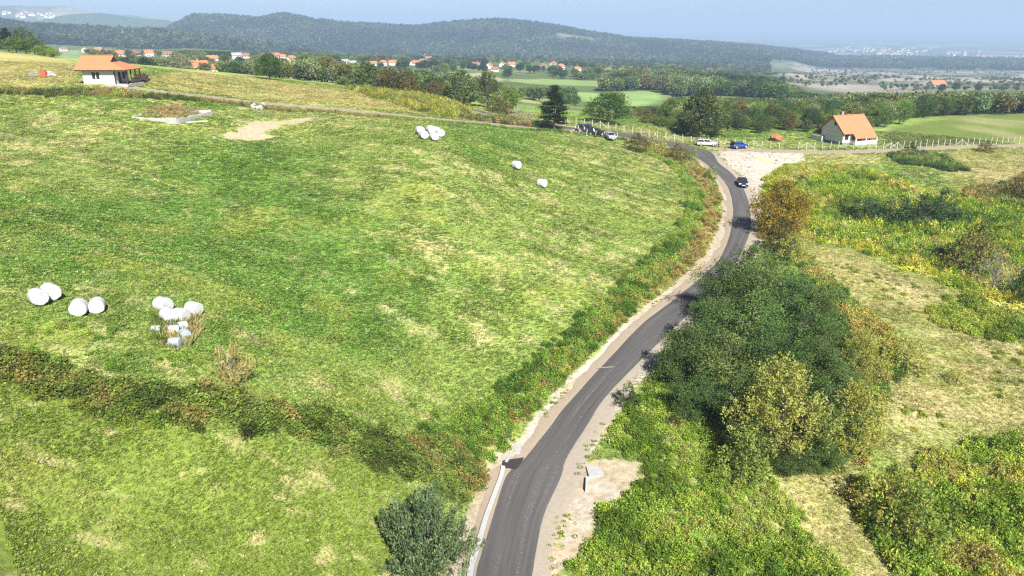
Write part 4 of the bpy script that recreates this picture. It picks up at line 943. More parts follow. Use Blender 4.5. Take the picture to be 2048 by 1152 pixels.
tree_px('orange0', 1556, 472, 360, 100, 'autumn_tree', 'round orange tree casting its shadow on the bend of the lane', TR)
tree_px('olive0', 856, 1172, 985, 150, 'willow_tree', 'grey green bushy tree at the bottom edge beside the kerb', TR)
tree_px('pine0', 1108, 259, 171, 66, 'pine_tree', 'dark layered pine at the end of the gravel lane', TR)
tree_px('round0', 1215, 247, 183, 84, 'lime_tree', 'round green tree behind the parked dark cars', TR)
tree_px('hornbeam0', 1400, 270, 174, 98, 'hornbeam_tree', 'tall broad cone shaped tree behind the white estate car', TR)
tree_px('round0', 540, 160, 106, 50, 'maple_tree', 'lone round dark green tree on the brow above the stubble', TR)
BACK = [  # column, top row, metres away, width in pixels, kind, label
 (8,56,215,46,'pine0','tall pine at the left edge above the brow'),(40,55,212,44,'round2','dark tree second from the left edge on the brow'),(26,72,205,40,'round0','green tree in front of the pines at the left edge'),
 (62,74,208,40,'round0','middle tree of the clump at the upper left corner'),(84,88,206,34,'round1','low bright green tree right of the corner clump'),(104,96,204,28,'round1','last small tree of the corner clump towards the house'),
 (347,106,262,60,'silver0','pale silvery tree right of the porch house'),(300,122,310,40,'silver0','small silvery tree just behind the porch roof'),(372,128,300,30,'silver0','low silvery shrub tree beside the far orange roofed house'),
 (505,112,250,56,'silver0','pale green tree left of the lone round tree'),(478,122,250,40,'round2','dark tree left of the pale green tree'),(575,128,235,50,'round0','green tree right of the lone round tree'),
 (612,110,240,62,'hornbeam0','broad pale topped tree in the row above the stubble'),(650,112,242,66,'round3','olive brown tree in the middle of the row above the stubble'),(690,130,225,52,'round0','green tree next to the big dark tree in the row'),
 (731,124,212,84,'hornbeam0','big dark tree with light edges in the row above the bracken'),(778,136,210,60,'round3','brownish tree right of the big dark tree'),(812,140,212,58,'round3','olive tree at the right end of the row above the bracken'),
 (868,160,215,44,'round3','rusty low tree left of the two tall pale trees'),(922,139,200,78,'hornbeam0','left of the two tall pale trees by the far road bend'),(975,142,203,46,'hornbeam1','narrow right one of the two tall pale trees by the far bend'),
 (1012,170,196,62,'round1','bright green tree right of the two tall pale trees'),(1000,196,190,50,'shrub2','brownish shrub tree under the two tall pale trees'),
 (1185,205,215,40,'shrub0','low green tree just left of the round bright tree'),(1255,215,210,40,'shrub0','low green tree just right of the round bright tree'),(1772,196,214,44,'round2','very dark tree right behind the roof of the white house'),
 (1810,196,222,50,'round1','yellow green tree right of the very dark tree'),(1610,228,205,46,'round0','green tree left of the gable of the white house'),(1465,225,195,40,'round2','dark garden tree right of the cone shaped tree'),(1500,222,198,44,'round1','green garden tree behind the blue car'),
 (1540,232,196,40,'round0','garden tree behind the orange heap'),(1345,232,196,44,'shrub0','small tree left of the cone shaped tree'),(1300,228,200,44,'round3','brown green tree above the fence left of the cone shaped tree')]
for px, top, d, w, k, lb in BACK:
    p = CAM + d * ray(px, top); x, y = p[0], p[1]
    tree(k, x, y, max(2.5, p[2] - H(x, y)), w * d / F, 'tree_' + {'p': 'pine', 'r': 'broadleaf', 's': 'broadleaf', 'h': 'hornbeam'}[k[0]] if False else {'p': 'pine_tree', 'r': 'broadleaf_tree', 's': 'broadleaf_tree', 'h': 'hornbeam_tree'}[k[0]], lb, TR)
SHR = [(1423,358,330,24,'shrub0','small green shrub on the verge inside the upper bend'),(1384,320,297,26,'shrub0','round green shrub beside the junction'),
 (1272,302,268,50,'shrub2','rusty shrub at the corner of the meadow below the fence'),(1312,308,276,56,'shrub3','olive yellow shrub in the middle of the corner hedge'),(1350,318,287,44,'shrub2','brown shrub at the right end of the corner hedge'),
 (1823,304,283,24,'shrub1','dark round shrub in front of the track near the house'),(1972,305,283,32,'shrub2','rusty brown shrub on the track near the right edge'),(1997,317,305,14,'shrub3','tiny yellow shrub below the track near the right edge'),
 (1735,440,395,80,'shrub1','dark shrub at the left end of the dark clump on the slope'),(1790,445,390,90,'shrub1','dark shrub second from the left in the clump on the slope'),(1840,448,388,90,'shrub1','dark shrub in the middle of the clump on the slope'),(1885,445,378,64,'shrub1','tall dark shrub at the right end of the clump on the slope'),
 (1690,425,395,60,'shrub0','green shrub left of the dark clump on the slope'),(1560,505,440,60,'shrub2','brown shrub at the foot of the orange tree'),(1580,520,465,50,'shrub3','yellow shrub below the orange tree'),
 (1945,545,452,90,'shrub2','big olive brown bush beside the bare grey bush'),(1985,578,500,70,'bare0','bare grey bush near the right edge'),(1912,768,740,40,'shrub3','small round bush alone in the dry grass'),(1810,735,680,80,'shrub3','yellow green bush at the edge of the dry grass'),
 (1775,1040,930,120,'shrub3','large sunlit yellow bush with a dark shadow beside it'),(1820,1090,980,120,'shrub0','green bush right of the large yellow bush'),(1255,810,765,40,'shrub1','dark green shrub where the thicket meets the lane'),
 (1660,905,850,80,'shrub0','green shrub at the front right foot of the grove'),(1480,960,870,100,'shrub0','pale green shrub at the front left foot of the grove'),(1745,760,690,60,'shrub3','golden bush right of the grove'),
 (1040,240,205,50,'bare0','greyish mauve bush near the far road bend'),(465,757,690,70,'straw0','dry straw coloured bush with yellow leaves in the meadow'),(1345,850,828,36,'shrub2','reddish bush in the thicket right of the lane'),
 (2040,600,540,60,'shrub1','dark bush at the right edge below the grey bush'),(2040,400,350,60,'shrub2','brown bush at the right edge below the pale grass')]
for px, b, t, w, k, lb in SHR:
    tree_px(k, px, b, t, w, 'shrub', lb, 'shrub')

# ------------------------------------------------------------------ wrapped bales
def wrap_mat(name, col):
    m = bpy.data.materials.new(name); n, l = nodes_of(m); b = n['Principled BSDF']; b.inputs['Roughness'].default_value = .38
    tc = n.new('ShaderNodeTexCoord'); mp = n.new('ShaderNodeMapping'); mp.inputs['Scale'].default_value = (5, 2, 2); l.new(tc.outputs['Object'], mp.inputs[0])
    nz = n.new('ShaderNodeTexNoise'); nz.inputs['Scale'].default_value = 2.2; nz.inputs['Detail'].default_value = 6; l.new(mp.outputs[0], nz.inputs['Vector'])
    mx = n.new('ShaderNodeMix'); mx.data_type = 'RGBA'; mx.inputs['A'].default_value = (*[c * .82 for c in col], 1); mx.inputs['B'].default_value = (*col, 1); l.new(nz.outputs['Fac'], mx.inputs['Factor'])
    l.new(mx.outputs['Result'], b.inputs['Base Color'])
    bp = n.new('ShaderNodeBump'); bp.inputs['Strength'].default_value = .5; bp.inputs['Distance'].default_value = .04; l.new(nz.outputs['Fac'], bp.inputs['Height']); l.new(bp.outputs[0], b.inputs['Normal'])
    return m
M['wrap'] = wrap_mat('white_film', (.40, .415, .42)); M['wrap_blue'] = wrap_mat('weathered_film', (.27, .32, .35))
def bale(px, py, width_px, axis_deg, label, torn=0, ln=1.18, up=False, group=None):
    p = G(px, py); k = proj(p)[2] / F; dia = width_px * k * (.82 if not torn else .76); r = dia / 2
    g = np.random.default_rng(int(px * 7 + py)); L = dia * ln * .80; ST = [(-1, .86), (-.965, .925), (-.87, .98), (-.55, 1.0), (-.2, .992), (.15, 1.006), (.55, .998), (.87, .98), (.965, .925), (1, .86)]; ns, n = len(ST), 28; V = []; Fc = []
    for i in range(ns):
        t, s = ST[i]
        for j in range(n):
            a = 2 * math.pi * j / n; q = r * s * (1 + .018 * math.sin(3 * a + 2 * t + px) + .014 * g.normal() + torn * .24 * g.normal())
            if math.sin(a) < -.72: q *= .90
            V.append((t * L / 2 * (1 + .02 * g.normal()), q * math.cos(a), q * math.sin(a) + r * .94))
    for i in range(ns - 1):
        for j in range(n): Fc.append((i * n + j, i * n + (j + 1) % n, (i + 1) * n + (j + 1) % n, (i + 1) * n + j))
    V += [(-L / 2 * 1.03, 0, r * .94), (L / 2 * 1.03, 0, r * .94)]
    for j in range(n): Fc += [((j + 1) % n, j, ns * n), ((ns - 1) * n + j, (ns - 1) * n + (j + 1) % n, ns * n + 1)]
    me = mk('bale', V, Fc, [M['wrap_blue' if torn else 'wrap']], True)
    for pg in me.polygons:
        if len(pg.vertices) == 3: pg.use_smooth = False
    o = obj('wrapped_bale', me, loc=(p[0], p[1], p[2] - .05 - torn * .35), rot=(0, 0, R_(axis_deg)))
    return tag(o, label, 'hay bale', group or 'wrapped hay bales in the meadow')
bale(79,607,40,-42,'white wrapped bale at the far left of the meadow, lower of its pair'); bale(104,597,41,-42,'white wrapped bale of the far left pair, the upper one')
bale(160,628,40,-68,'white wrapped bale left in the second pair from the left'); bale(196,623,37,-68,'white wrapped bale right in the second pair from the left')
bale(328,621,37,-25,'white wrapped bale at the upper left of the weedy heap'); bale(389,629,35,-25,'white wrapped bale at the right end of the weedy heap'); bale(339,642,36,-40,'white wrapped bale just above the weeds, left of centre'); bale(363,641,34,-20,'white wrapped bale just above the weeds, half hidden by dead stems')
bale(313,662,23,10,'small torn bale sunk in the weeds at the left of the heap',.4); bale(349,664,27,20,'torn bluish bale in the middle of the weedy heap',.4); bale(371,675,28,-50,'weathered white bale at the lower right of the weedy heap',.2); bale(351,690,30,0,'torn bale scrap at the bottom of the weedy heap',.5); bale(366,655,24,40,'torn pale bale under the dead stems of the heap',.4)
for i, (a, b, w, q, lb) in enumerate([(840,268,20,-60,'back left bale of the cluster near the upper lane'),(862,267,21,-60,'back middle bale of the cluster near the upper lane'),(847,277,21,-60,'front left bale of the cluster near the upper lane'),(880,273,20,-60,'back right bale of the cluster near the upper lane'),(868,280,20,-60,'front right bale of the cluster near the upper lane'),(872,266,17,-60,'rearmost bale peeping over the cluster near the upper lane')]):
    bale(a, b, w, q, 'white wrapped ' + lb)
bale(1033,337,20,-48,'single white bale standing alone in mid meadow, the farther one'); bale(1084,374,21,-40,'single white bale alone in mid meadow, nearer the lane')

# ------------------------------------------------------------------ porch house, upper left
def poly_obj(name, pts, mat, parent, th=.12):
    return MB().slab(pts, th).build(name, mat, parent)
p = G(168.5, 169)
h1 = empty('porch_house', (p[0], p[1], p[2] + .02), R_(1.5)); k1 = proj(p)[2] / F * 10.8; h1.scale = (k1,) * 3
tag(h1, 'small white house with orange tiled roof and timber porch on the upper left', 'house')
wl_ = MB()
wl_.box(0, 5.7, 0, .22, -.4, 2.65); wl_.box(0, .22, .22, 5.6, -.4, 2.65); wl_.box(.22, 5.7, 5.38, 5.6, -.4, 2.65); wl_.box(5.48, 5.7, .22, 5.38, -.4, 2.65)
w_ = wl_.build('wall', M['white_wall'], h1)
for x0 in (1.75, 2.5):
    f_ = MB().box(x0 - .06, x0 + .54, -.03, .0, .95, 2.12).build('window', M['wood_dark'], h1); MB().box(x0, x0 + .48, -.045, -.031, 1.0, 2.05).build('pane', M['glass'], f_)
d_ = MB().box(5.70, 5.75, 1.6, 2.5, 0, 2.05).build('door', M['wood_dark'], h1); MB().box(5.75, 5.78, 2.32, 2.40, .95, 1.05).build('handle', M['alloy'], d_)
d2 = MB().box(5.70, 5.74, 3.2, 4.2, .85, 2.0).build('window', M['wood_dark'], h1); MB().box(5.74, 5.755, 3.3, 4.1, .95, 1.9).build('pane', M['glass'], d2)
MB().box(-.5, 8.2, -.45, 6.1, -.45, -.005).build('plinth', M['concrete'], h1)
for x0, y0 in ((7.95, .05), (7.95, 1.9), (7.95, 3.7), (7.95, 5.5), (5.82, .05)):
    MB().box(x0 - .09, x0 + .09, y0 - .09, y0 + .09, 0, 2.6).bar((x0, y0, 2.0), (x0, y0 + .5, 2.55), .05).build('porch_post', M['wood_dark'], h1)
for y0 in (2.0, 3.8):
    rl_ = MB(); rl_.box(7.9, 8.0, y0, y0 + 1.6, .85, .95).box(7.9, 8.0, y0, y0 + 1.6, .2, .28)
    for q in range(7): rl_.box(7.92, 7.98, y0 + .1 + .22 * q, y0 + .16 + .22 * q, .28, .85)
    rl_.build('railing', M['wood_dark'], h1)
MB().box(5.75, 7.86, -.02, .1, 2.45, 2.62).box(7.86, 8.04, -.02, 5.7, 2.45, 2.62).build('porch_beam', M['wood_dark'], h1)
EZ, RZ, ym = 2.62, 5.0, 2.75
xl, xr, y0, y1, xg = -1.05, 8.35, -.85, 6.35, 4.9
rf = MB(); gz = 3.9; fr = (gz - EZ) / (RZ - EZ); yf, yb = y0 + (ym - y0) * fr, y1 + (ym - y1) * fr; xh = xg + .05
rf.slab([(xl, y0, EZ), (xg, y0, EZ), (xg, ym, RZ), (xl, ym, RZ)], .14); rf.slab([(xl, ym, RZ), (xg, ym, RZ), (xg, y1, EZ), (xl, y1, EZ)], .14)
rf.slab([(xg, y0, EZ), (xr, y0, EZ), (xh + .2, yf, gz), (xg, yf, gz)], .14); rf.slab([(xg, yb, gz), (xh + .2, yb, gz), (xr, y1, EZ), (xg, y1, EZ)], .14)
rf.slab([(xr, y0, EZ), (xr, y1, EZ), (xh + .2, yb, gz), (xh + .2, yf, gz)], .14)
roof = rf.build('roof', M['roof'], h1)
MB().add([(xg - .12, yf + .1, gz - .05), (xg - .12, yb - .1, gz - .05), (xg - .12, ym, RZ - .12), (xg - .2, yf + .1, gz - .05), (xg - .2, yb - .1, gz - .05), (xg - .2, ym, RZ - .12)], [(0, 1, 2), (5, 4, 3), (0, 3, 4, 1), (1, 4, 5, 2), (2, 5, 3, 0)]).build('gablet', M['wood_dark'], roof)
MB().bar((xl, ym, RZ + .02), (xg, ym, RZ + .02), .1).build('ridge_tiles', M['roof'], roof)
MB().box(xl, xr, y0 + .02, y0 + .06, EZ - .25, EZ - .08).build('fascia', M['wood_dark'], roof)
MB().add([(xl + .9, .1, 2.6), (xl + .9, 5.5, 2.6), (xl + .9, ym, RZ - .25), (xl + 1.0, .1, 2.6), (xl + 1.0, 5.5, 2.6), (xl + 1.0, ym, RZ - .25)], [(0, 2, 1), (3, 4, 5), (0, 1, 4, 3), (1, 2, 5, 4), (2, 0, 3, 5)]).build('gable_wall', M['white_wall'], h1)
# firewood under the porch eave, a garden barrow, the brick stack and its heap
fw = empty('firewood_stack', tuple(G(270, 163)), R_(8)); tag(fw, 'dark stack of firewood beside the house porch', 'firewood')
for r0 in range(5):
    for q in range(8 - r0 // 2):
        MB().bar((q * .34 + (r0 % 2) * .17, 0, .16 + r0 * .27), (q * .34 + (r0 % 2) * .17, 1.1, .16 + r0 * .27), .16, None, 7).build('log', M['wood_dark'], fw)
bk = empty('brick_stack', tuple(G(86, 154)), R_(-5)); tag(bk, 'stack of orange hollow bricks in the grass left of the porch house', 'brick stack')
M['brick'] = plain('hollow_brick', (.33, .10, .045), .85, .2, 4)
bm_ = MB().box(0, .38, 0, .25, 0, .185).mesh('brick', M['brick'])
for zz in range(7):
    for xx in range(3):
        for yy in range(2): obj('brick', bm_, bk, (-.65 + xx * .42 + random.uniform(-.02, .02), yy * .28, zz * .2 + .02))
M['rubble'] = plain('rubble', (.26, .25, .245), .95, .3, 3, bump=.4)
def rock_mesh(seed, rx, ry, rz, mat):
    g = np.random.default_rng(seed); V = []; Fc = []; n, m = 10, 6
    for i in range(m):
        t = math.pi * (i + .5) / m
        for j in range(n):
            a = 2 * math.pi * j / n; q = 1 + .22 * g.normal(); V.append((rx * math.sin(t) * math.cos(a) * q, ry * math.sin(t) * math.sin(a) * q, rz * (math.cos(t) * (1 + .1 * g.normal()))))
    for i in range(m - 1):
        for j in range(n): Fc.append((i * n + j, (i + 1) * n + j, (i + 1) * n + (j + 1) % n, i * n + (j + 1) % n))
    Fc += [tuple(range(n)), tuple(range(m * n - 1, (m - 1) * n - 1, -1))]
    return mk('rock', V, Fc, [mat])
def rock(px, py, rx, ry, rz, label, cat='stone', mat='rubble', name='stone', group=None):
    p = G(px, py); o = obj(name, rock_mesh(int(px * 3 + py), rx, ry, rz, M[mat]), loc=(p[0], p[1], p[2] + rz * .35), rot=(0, 0, px)); return tag(o, label, cat, group)
rock(66,152,.9,.6,.6,'dark grey lump of rubble left of the brick stack','rubble','stone_base','rubble_heap'); rock(98,152,1.0,.7,.75,'pale grey rubble heap right of the brick stack','rubble','rubble','rubble_heap'); rock(107,153,.7,.5,.5,'small grey rubble heap at the right end by the brick stack','rubble','rubble','rubble_heap')
rock(508,215,.9,.6,.55,'left white stone at the gap in the lane hedge','stone','concrete_white'); rock(520,218,1.0,.6,.5,'middle white stone at the gap in the lane hedge','stone','concrete_white'); rock(527,215,.6,.5,.7,'right white stone at the gap in the lane hedge','stone','concrete_white')
rock(180,168,.35,.3,.25,'small reddish stone by the front wall of the porch house','stone','brick')

# ------------------------------------------------------------------ ruined foundation
c1, c2, c3, c4 = [G(*q)[:2] for q in ((266,236),(355,248),(424,230),(335,219))]
fd = empty('foundation', (c2[0], c2[1], H(*c2))); tag(fd, 'low pale concrete foundation overgrown with rusty weeds in the upper meadow', 'foundation')
topz = H(*c2) + .75
for a, b in ((c1, c2), (c2, c3), (c3, c4), (c4, c1)):
    d = b - a; ln = np.linalg.norm(d); u = d / ln; nn = np.array([-u[1], u[0]]) * .2; segs = max(3, int(ln / 1.6)); mb = MB()
    for i in range(segs):
        s0, s1 = a + u * ln * i / segs, a + u * ln * (i + 1) / segs
        tz = topz + random.uniform(-.07, .05) + (H(*a) + H(*b) - 2 * H(*c2)) * .22
        q = [s0 - nn, s1 - nn, s1 + nn, s0 + nn]
        zb = [H(*v) - .5 for v in q]; vv = [(v[0] - c2[0], v[1] - c2[1], z - H(*c2)) for v, z in zip(q, zb)] + [(v[0] - c2[0], v[1] - c2[1], tz - H(*c2) + random.uniform(-.05, .05)) for v in q]
        mb.add(vv, [(3, 2, 1, 0), (4, 5, 6, 7), (0, 1, 5, 4), (1, 2, 6, 5), (2, 3, 7, 6), (3, 0, 4, 7)])
    mb.build('wall', M['concrete'], fd)
qs = [(q[0] - c2[0], q[1] - c2[1], .35 + (H(*q) - H(*c2)) * .5) for q in (c1, c2, c3, c4)]
MB().slab(qs, .2).build('slab', M['rubble'], fd)
o = MB().bar((0, 0, .05), (3.2, 1.0, .15), .16, None, 5).build('concrete_beam', M['concrete'], loc=tuple(G(372, 246))); tag(o, 'broken concrete beam lying in front of the foundation', 'beam')

# ------------------------------------------------------------------ gable house behind the fence
p = G(1684, 290)
h2 = empty('gable_house', (p[0], p[1], p[2]), R_(19)); k2 = proj(p)[2] / F * 8.86; h2.scale = (k2,) * 3
tag(h2, 'white house with steep orange roof and front porch behind the wire fence', 'house')
LX, DY, EZ, RZ, ym = 7.8, 7.0, 3.1, 6.1, 3.5
wb = MB(); wb.add([(0, 0, -1), (0, DY, -1), (0, DY, EZ), (0, ym, RZ - .12), (0, 0, EZ), (LX, 0, -1), (LX, DY, -1), (LX, DY, EZ), (LX, ym, RZ - .12), (LX, 0, EZ)],
                  [(0, 1, 2, 3, 4)[::-1], (5, 6, 7, 8, 9), (0, 5, 9, 4), (1, 2, 7, 6), (2, 3, 8, 7), (3, 4, 9, 8), (0, 1, 6, 5)])
wb.build('wall', M['white_wall'], h2)
MB().box(-.06, LX * .3, -.06, DY + .06, -1.2, .45).build('plinth', M['stone_base'], h2)
t_ = .16; s_ = (RZ - EZ) / ym
rf = MB(); ox, of, ob = .55, .7, 2.4
rf.slab([(-ox, -of, EZ - of * s_), (LX + ox, -of, EZ - of * s_), (LX + ox, ym, RZ), (-ox, ym, RZ)], t_)
rf.slab([(-ox, ym, RZ), (LX + ox, ym, RZ), (LX + ox, DY + ob, EZ - ob * s_ * .75), (-ox, DY + ob, EZ - ob * s_ * .75)], t_)
px0, px1, pf_ = 2.0, LX + .35, 1.85
rf.slab([(px0, -pf_, EZ - pf_ * s_ + .02), (px1, -pf_, EZ - pf_ * s_ + .02), (px1, -of + .05, EZ - (of - .05) * s_ + .02), (px0, -of + .05, EZ - (of - .05) * s_ + .02)], t_)
roof = rf.build('roof', M['roof'], h2)
MB().bar((-ox, ym, RZ + .03), (LX + ox, ym, RZ + .03), .11).build('ridge_tiles', M['roof'], roof)
MB().box(2.2, 2.75, ym + .3, ym + .85, RZ - .6, RZ + .75).build('chimney', M['rubble'], roof)
for xx in (-ox - .03, LX + ox):
    MB().add([(xx, -of, EZ - of * s_ + .02), (xx, ym, RZ + .02), (xx, ym, RZ - .32), (xx, -of, EZ - of * s_ - .32), (xx + .05, -of, EZ - of * s_ + .02), (xx + .05, ym, RZ + .02), (xx + .05, ym, RZ - .32), (xx + .05, -of, EZ - of * s_ - .32)],
             [(0, 1, 2, 3), (7, 6, 5, 4), (0, 4, 5, 1), (1, 5, 6, 2), (2, 6, 7, 3), (3, 7, 4, 0)]).build('barge_board', M['wood_dark'], roof)
MB().box(-.04, 0.0, 2.6, 3.2, 4.0, 4.9).build('attic_window', M['glass'], h2)
MB().box(-.01, .02, 0, DY, .45, .5).build('plinth_band', M['concrete'], h2)
MB().box(2.0, LX + .3, -1.75, 0, -1.2, .25).build('porch_floor', M['concrete_white'], h2)
MB().box(2.0, LX + .3, -1.8, -1.6, .25, .95).box(2.0, 2.2, -1.6, 0, .25, .95).build('parapet', M['white_wall'], h2)
for xx in (2.1, 5.0, LX + .2): MB().box(xx - .12, xx + .12, -1.78, -1.55, .95, 1.62).build('porch_post', M['white_wall'], h2)
d_ = MB().box(4.5, 5.4, -.06, -.003, .25, 2.3).build('door', M['wood'], h2); MB().box(5.2, 5.3, -.1, -.06, 1.2, 1.3).build('handle', M['alloy'], d_)
for x0, x1 in ((2.6, 3.9), (6.0, 7.1)):
    f_ = MB().box(x0, x1, -.05, -.003, 1.1, 2.2).build('window', M['wood_dark'], h2); MB().box(x0 + .08, x1 - .08, -.07, -.05, 1.18, 2.12).build('pane', M['glass'], f_)
f_ = MB().box(.5, 1.5, -.05, -.003, 1.1, 2.2).build('window', M['wood_dark'], h2); MB().box(.58, 1.42, -.07, -.05, 1.18, 2.12).build('pane', M['glass'], f_)
MB().box(-.9, -.7, 5.6, 9.2, -1, 1.25).box(-.9, 0, 9.0, 9.2, -1, 1.25).box(-.9, .0, 5.6, 9.2, -1.2, .35).build('terrace_wall', M['white_wall'], h2)

# orange heap in the garden
p = G(1552, 281); hp = obj('hay_heap', rock_mesh(77, 1.6, 1.1, 1.15, plain('rusty_hay', (.24, .11, .055), .95, .3, 4, bump=.5)), loc=(p[0], p[1], p[2] + .45)); tag(hp, 'rust orange heap in the garden left of the gable house', 'heap')

# ------------------------------------------------------------------ fences
pm = MB().box(-.055, .055, -.055, .055, -.35, 1.6).add([(-.055, -.055, 1.6), (.055, -.055, 1.6), (.055, .055, 1.6), (-.055, .055, 1.6), (0, 0, 1.66)], [(0, 1, 4), (1, 2, 4), (2, 3, 4), (3, 0, 4)]).mesh('post', M['post'])
def fence(pts, step, label, braces=(), hgt=1.0, wires=True):
    L = smooth_line(GP(pts), .25); s = np.r_[0, np.cumsum(np.linalg.norm(np.diff(L, axis=0), axis=1))]
    ss = np.arange(0, s[-1], step); P = np.c_[np.interp(ss, s, L[:, 0]), np.interp(ss, s, L[:, 1])]; zz = height0(P[:, 0], P[:, 1])
    r = empty('wire_fence', (P[0, 0], P[0, 1], zz[0])); tag(r, label, 'fence')
    for i, (q, z) in enumerate(zip(P, zz)):
        obj('post', pm, r, (q[0] - P[0, 0], q[1] - P[0, 1], z - zz[0]), (random.uniform(-.07, .07), random.uniform(-.07, .07), random.uniform(-.2, .2)), (1, 1, hgt * random.uniform(.92, 1.06)))
    cols = proj(np.c_[P, zz])[0]
    for bpx in braces:
        i = int(np.argmin(abs(cols - bpx))); i = min(max(i, 1), len(P) - 2)
        for k in (i - 1, i + 1):
            a = np.array([P[i, 0] - P[0, 0], P[i, 1] - P[0, 1], zz[i] - zz[0] + 1.45 * hgt]); b = np.array([P[k, 0] - P[0, 0], P[k, 1] - P[0, 1], zz[k] - zz[0] + .05])
            b = a + (b - a) * .85; MB().bar(a, b, .055, None, 4).build('brace', M['post'], r)
    if wires:
        for h in (.25, .55, .85, 1.15, 1.45):
            mb = MB()
            for i in range(len(P) - 1): mb.bar((P[i, 0] - P[0, 0], P[i, 1] - P[0, 1], zz[i] - zz[0] + h * hgt), (P[i + 1, 0] - P[0, 0], P[i + 1, 1] - P[0, 1], zz[i + 1] - zz[0] + h * hgt), .008, None, 3)
            mb.build('wire', M['wire'], r)
    return r
fence([(1136,249),(1180,252),(1230,261),(1268,268),(1316,276.5),(1371,285),(1430,289),(1489,293)], 1.95, 'concrete post fence running along the far side of the upper road', (1202, 1345, 1430))
fence([(1489,293),(1520,295),(1540,297),(1566,298)], 1.9, 'short run of fence posts behind the blue car', (1505,))
fence([(1597,298),(1650,298),(1694,298),(1760,298),(1803,297),(1850,294),(1950,290),(2060,286),(2160,284)], 1.75, 'long concrete post fence in front of the gable house and the right hand field', (1605, 1776, 1788, 1917))
fence([(1158,267),(1172,270),(1190,273),(1222,276),(1240,274.5)], 2.0, 'few short posts on the near side of the upper road by the dark cars', (), .8, True)
gp0, gp1 = G(1568, 298), G(1595, 298)
gt = empty('wire_gate', tuple(gp0), math.atan2(gp1[1] - gp0[1], gp1[0] - gp0[0])); tag(gt, 'low wire gate in the fence left of the gable house', 'gate')
gw = float(np.linalg.norm(gp1 - gp0)); fr_ = MB().box(0, gw, -.03, .03, 1.2, 1.26).box(0, gw, -.03, .03, .12, .18).box(0, .06, -.03, .03, .18, 1.2).box(gw - .06, gw, -.03, .03, .18, 1.2).build('gate_frame', M['trim'], gt)
for q in range(1, 12): MB().bar((gw * q / 12, 0, .15), (gw * q / 12, 0, 1.22), .016, None, 4).build('bar', M['trim'], gt)

# ------------------------------------------------------------------ kerb and culvert heads
kl = smooth_line(GP([(936,1260),(947,1152),(958,1110),(981,1031),(1008,955),(1011,937)]), .9); kn = np.gradient(kl, axis=0); kn /= np.linalg.norm(kn, axis=1, keepdims=True)
kb = empty('concrete_kerb', (kl[0][0], kl[0][1], H(*kl[0]))); tag(kb, 'pale concrete kerb along the left edge of the lane in the foreground', 'kerb')
for i in range(len(kl) - 1):
    a, b = kl[i], kl[i + 1]; u = (b - a); nn = np.array([-u[1], u[0]]) / np.linalg.norm(u); b2 = a + u * .985
    q = [a + nn * .02, b2 + nn * .02, b2 + nn * .34, a + nn * .34]; base = np.array([kl[0][0], kl[0][1], H(*kl[0])])
    vv = [np.array([v[0], v[1], H(*v) - .3]) - base for v in q] + [np.array([v[0], v[1], H(*v) + .24 + random.uniform(-.008, .008)]) - base for v in q]
    MB().add(vv, [(3, 2, 1, 0), (4, 5, 6, 7), (0, 1, 5, 4), (1, 2, 6, 5), (2, 3, 7, 6), (3, 0, 4, 7)]).build('kerb_stone', M['concrete_white'], kb)
def headwall(px, py, rz, sx, sy, sz, label):
    p = G(px, py); r = empty('culvert_head', tuple(p), R_(rz)); tag(r, label, 'culvert')
    MB().box(-sx / 2, sx / 2, -sy / 2, sy / 2, -.6, sz).build('headwall', M['concrete_white'], r)
    MB().add([(-sx / 2, -sy / 2, -.6), (-sx / 2 - .25, -sy / 2, -.6), (-sx / 2 - .5, -sy / 2 - 1.3, -.6), (-sx / 2 - .28, -sy / 2 - 1.3, -.6), (-sx / 2, -sy / 2, sz * .9), (-sx / 2 - .25, -sy / 2, sz * .9), (-sx / 2 - .5, -sy / 2 - 1.3, sz * .25), (-sx / 2 - .28, -sy / 2 - 1.3, sz * .25)],
             [(0, 1, 2, 3), (7, 6, 5, 4), (0, 4, 5, 1), (1, 5, 6, 2), (2, 6, 7, 3), (3, 7, 4, 0)]).build('wing_wall', M['concrete_white'], r)
    return r
headwall(1190, 944, 4, 1.15, 1.35, .12, 'fresh white concrete culvert head on the bare soil right of the lane')
headwall(1036, 897, -8, .55, 1.4, .10, 'narrow white concrete culvert head at the left shoulder above the kerb')

